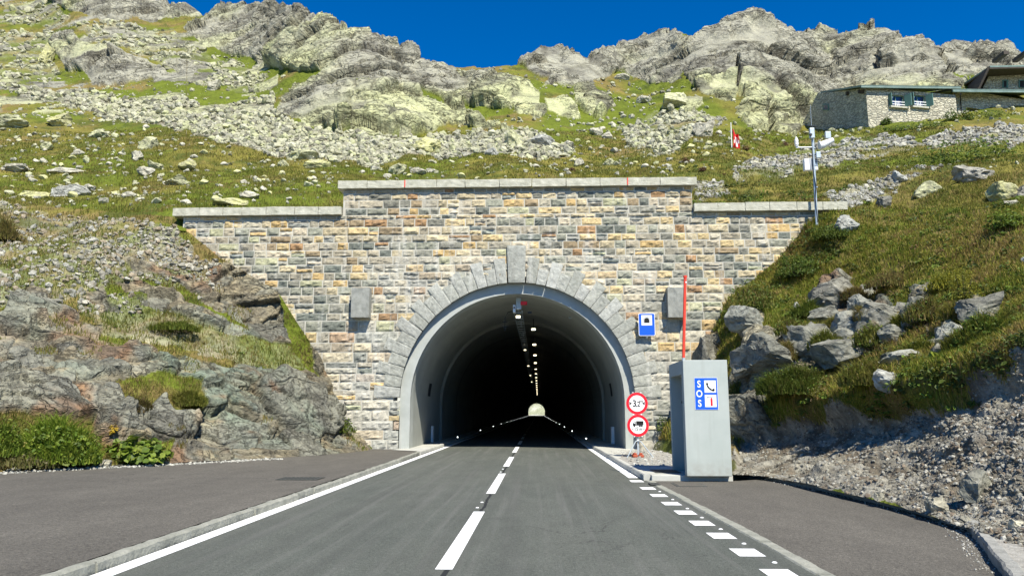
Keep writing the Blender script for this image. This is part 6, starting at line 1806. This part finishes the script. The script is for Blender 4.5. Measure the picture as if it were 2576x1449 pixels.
def plant(name, x, y, wpx, hpx, n, size, pal, label, cat, seed, group=None, elong=1.6, dpt=.7, key=None, grass=0, gpal=None, glen=.3, stems=True):
    P_ = surf(x, y, key); k = float(P_[1]) / F; rad = (wpx * k / 2, wpx * k / 2 * dpt, hpx * k)
    t = thing(name, P_, label, cat, group)
    V, T_, c = leaves(n, P_ + np.array([0, -.05, -.02]), rad, size, seed, pal, elong)
    if n: np_mesh('foliage', V, T_, M['leaf'], c, parent=t)
    if grass:
        r = np.random.default_rng(seed + 5); a = r.uniform(0, 6.28, grass); q = np.sqrt(r.random(grass))
        pp = np.stack([P_[0] + np.cos(a) * q * rad[0], P_[1] - .1 + np.sin(a) * q * rad[1], P_[2] + rad[2] * .55 * (1 - q * q)], 1)
        pp[:, 2] += rad[2] * .38 * fbm(pp * np.array([1, 1, 0]) + seed, max(rad[0] * .3, .12), 2, seed) * (1 - q * q)
        blades('blades', pp, glen * (1 - .4 * q), .022, seed, gpal or GP[:3], None, 1.1, parent=t, kind=None)
    if stems:
        mb = MB(); r = np.random.default_rng(seed + 9)
        for q in range(7):
            e = P_ + np.array([r.uniform(-.6, .6) * rad[0], r.uniform(-.6, .3) * rad[1], r.uniform(.4, .8) * rad[2]]); mb.tube([P_ + (e - P_) * np.array([.3, .3, 0]), e], [.012, .006], 5)
        mb.build('stems', M['timber'], t)
    return t


GR = [(.10, .165, .018), (.15, .21, .024), (.08, .12, .015), (.20, .25, .035)]
DG = [(.06, .10, .014), (.085, .13, .018), (.12, .16, .024)]
YG = [(.20, .20, .02), (.26, .24, .025), (.15, .17, .02)]
plant('grass_clump', 140, 1160, 225, 96, 2400, .11, GR, 'big bright green grassy clump at the foot of the left cutting', 'bush', 1, grass=3600, gpal=[(.12, .19, .02), (.17, .24, .026), (.22, .26, .036)], glen=.46)
plant('herb_clump', 5, 1145, 120, 95, 1100, .08, GR + [(.2, .18, .03)], 'yellow-green herbs at the left frame edge below the cutting', 'bush', 2, grass=900, gpal=GR, glen=.3)
plant('herb_clump', 60, 1172, 190, 40, 500, .07, [(.14, .14, .05), (.10, .12, .03), (.18, .16, .08)], 'dry low weeds at the pavement edge under the grass clump', 'weeds', 3, grass=900, gpal=[(.15, .13, .05), (.12, .12, .03)], glen=.2)
plant('butterbur_plant', 345, 1150, 180, 58, 330, .19, [(.16, .22, .025), (.11, .17, .02), (.21, .26, .04), (.08, .13, .016)], 'broad-leaved light green plants at the foot of the left cutting', 'plant', 4, elong=1.05)
plant('yellow_flower', 282, 1103, 22, 26, 40, .09, [(.45, .30, .02), (.5, .38, .05)], 'yellowed plant standing above the broad leaves', 'plant', 5)
plant('yellow_shrub', 2388, 725, 135, 62, 2600, .055, YG, 'dense yellow-green shrub on the right bank', 'shrub', 6, elong=2.4, grass=500, gpal=YG, glen=.15)
plant('yellow_shrub', 2450, 790, 80, 75, 1100, .055, YG + [(.12, .13, .02)], 'sparser yellow-green shrub below the dense one on the right bank', 'shrub', 7, elong=2.4)
plant('leafy_bush', 2010, 690, 130, 62, 1500, .08, DG, 'dark leafy bush beside the masonry on the right bank', 'bush', 8, grass=500, gpal=DG, glen=.2)
plant('leafy_bush', 1905, 790, 150, 75, 1500, .08, DG + [(.1, .12, .02)], 'lower leafy bush overhanging the shaded rocks behind the booth', 'bush', 9, grass=700, gpal=GP, glen=.25)
plant('leafy_bush', 2085, 600, 110, 40, 900, .07, DG, 'low green bush at the foot of the weather mast', 'bush', 10, grass=600, gpal=GP[:3], glen=.2)
plant('leafy_bush', 2030, 1020, 190, 75, 900, .07, DG + [(.11, .13, .02)], 'tufted green bush hanging over the gravel slope', 'bush', 11, grass=3600, gpal=[(.06, .09, .013), (.09, .12, .018), (.12, .12, .03)], glen=.38)
plant('leafy_bush', 2225, 1000, 150, 60, 500, .08, GR, 'grassy tuft with light leaves on the turf lip', 'bush', 12, grass=1500, gpal=GP[1:5], glen=.36)
plant('butterbur_plant', 2385, 938, 52, 26, 26, .17, [(.22, .27, .03), (.17, .23, .025)], 'bright yellow-green broad leaves low on the right bank', 'plant', 13, elong=1.0)
plant('leafy_bush', 2200, 880, 110, 60, 800, .07, DG, 'dark green bush between the pale rocks of the right bank', 'bush', 14, grass=800, gpal=GP[:4], glen=.28)
plant('leafy_bush', 2330, 810, 120, 60, 900, .06, DG + YG[2:], 'olive bush right of the pale rocks on the right bank', 'bush', 15, grass=900, gpal=GP, glen=.28)
plant('leafy_bush', 2490, 885, 150, 80, 1500, .07, GR[:3], 'green leafy bush low at the right frame edge', 'bush', 16, grass=900, gpal=GP, glen=.3)
plant('leafy_bush', 2540, 590, 110, 50, 900, .10, GR, 'bright leafy herb patch near the right frame edge', 'bush', 17, elong=2.2)
plant('leafy_bush', 2400, 400, 260, 48, 1500, .16, DG + GR, 'wide patch of green herbs on the slope below the house', 'bush', 18, dpt=1.2, elong=1.6)
plant('leafy_bush', 2000, 880, 90, 45, 500, .06, DG, 'small dark bush above the big shaded boulders', 'bush', 19, grass=600, gpal=GP, glen=.25)
plant('leafy_bush', 1860, 1000, 50, 40, 260, .06, DG, 'small bush right beside the booth', 'bush', 20, grass=300, gpal=GP, glen=.2)
plant('leafy_bush', 1668, 1085, 40, 40, 300, .06, DG, 'small bush between the sign stand and the booth', 'bush', 21)
plant('leafy_bush', 868, 1085, 70, 40, 360, .07, DG, 'small bush at the foot of the portal wall on the left', 'bush', 22, grass=300, gpal=GP[:3], glen=.18)
plant('grass_tuft', 475, 1015, 95, 30, 300, .06, GR, 'bright grass tuft hanging on the left rock face', 'tuft', 23, grass=1700, gpal=GP[1:4], glen=.3)
plant('grass_tuft', 355, 1035, 70, 22, 60, .06, DG, 'brownish grass tuft on the left rock face', 'tuft', 24, grass=900, gpal=[(.11, .095, .03), (.14, .10, .04), (.08, .08, .02)], glen=.3)
plant('grass_tuft', 440, 830, 130, 20, 200, .06, GR, 'green grass cushion on the ledge of the left cutting', 'tuft', 25, grass=1700, gpal=GP[:3], glen=.25)
for k, (x, y, wd, hh, lab) in enumerate(((2030, 800, 90, 40, 'green tuft above the wide grey rock behind the booth'), (2105, 838, 60, 34, 'tuft between the dark slab and the cracked rock'), (2190, 838, 50, 30, 'small tuft between the cracked rock and the pale sloping rock'), (2262, 832, 60, 40, 'brownish tuft right of the pale sloping rock'), (2405, 822, 60, 34, 'tuft above the layered rock at right'),
        (1985, 925, 70, 44, 'grass tuft hanging over the rock wall behind the booth'), (2085, 905, 90, 44, 'grass tuft left of the shadowed rock on the turf lip'), (2435, 900, 110, 50, 'long grass tuft under the layered rock at right'), (2150, 770, 70, 30, 'flat tuft above the light cracked rock'), (2310, 890, 110, 44, 'grass tuft beside the low white rock'), (2530, 850, 110, 60, 'dry brown tuft at the right frame edge'), (2240, 730, 120, 36, 'olive tuft above the pale sloping rock'))):
    plant('grass_tuft', x, y, wd, hh, 260, .06, DG + YG[2:], lab, 'tuft', 80 + k, grass=1100, gpal=[GP[:4], GP[1:5], GP[2:6]][k % 3], glen=.28)
plant('grass_tuft', 10, 610, 70, 60, 60, .06, DG, 'brown-green grass tuft at the left frame edge', 'tuft', 26, grass=1400, gpal=GP[2:5], glen=.5)
for k, (x, y) in enumerate(((1438, 444), (1765, 438), (1872, 382), (1975, 374), (2463, 345), (1725, 415))):
    plant('rusty_weed', x, y, 22, 13, 160, .10, [(.13, .06, .03), (.17, .09, .04), (.09, .05, .025)], 'small rusty brown weed tuft on the slope behind the portal', 'weeds', 40 + k, 'rusty brown weed tufts on the slope', stems=False)
for k, (x, y, wd, hh) in enumerate(((2340, 325, 120, 18), (2260, 330, 120, 12), (2395, 305, 50, 32), (2432, 300, 40, 34), (2230, 318, 30, 20), (2500, 292, 150, 16))):
    plant('wall_shrub', x, y + 4, wd, hh, 420, .14, DG + GR[:1], ['low weeds along the house front', 'weeds in front of the house corner', 'taller dark shrub against the house end', 'taller green shrub before the low wing', 'creeper-like twigs on the house front', 'yellowish weeds before the low wing'][k] + ' on the slope', 'shrub', 60 + k, stems=False, dpt=.4)

HP = [[(.17, .105, .04), (.20, .14, .06)], [(.16, .15, .035), (.12, .12, .028)], [(.085, .13, .018), (.06, .095, .014)], [(.14, .20, .024), (.10, .155, .018)], [(.05, .075, .013), (.075, .105, .018)]]
undergrowth('undergrowth', 'rb', 5200, 24, 301, 1640, 2800, 525, 1110, .20, .085, HP, 'low leafy herbs and heather among the grass of the right bank')
undergrowth('undergrowth', 'lb', 1100, 18, 303, -100, 936, 510, 1180, .11, .055, HP, 'low herbs in the cracks and ledges of the left cutting')
undergrowth('undergrowth', 'hill', 1500, 16, 305, 1700, 2700, 330, 535, .28, .12, HP, 'low herbs and heather on the slope under the house')
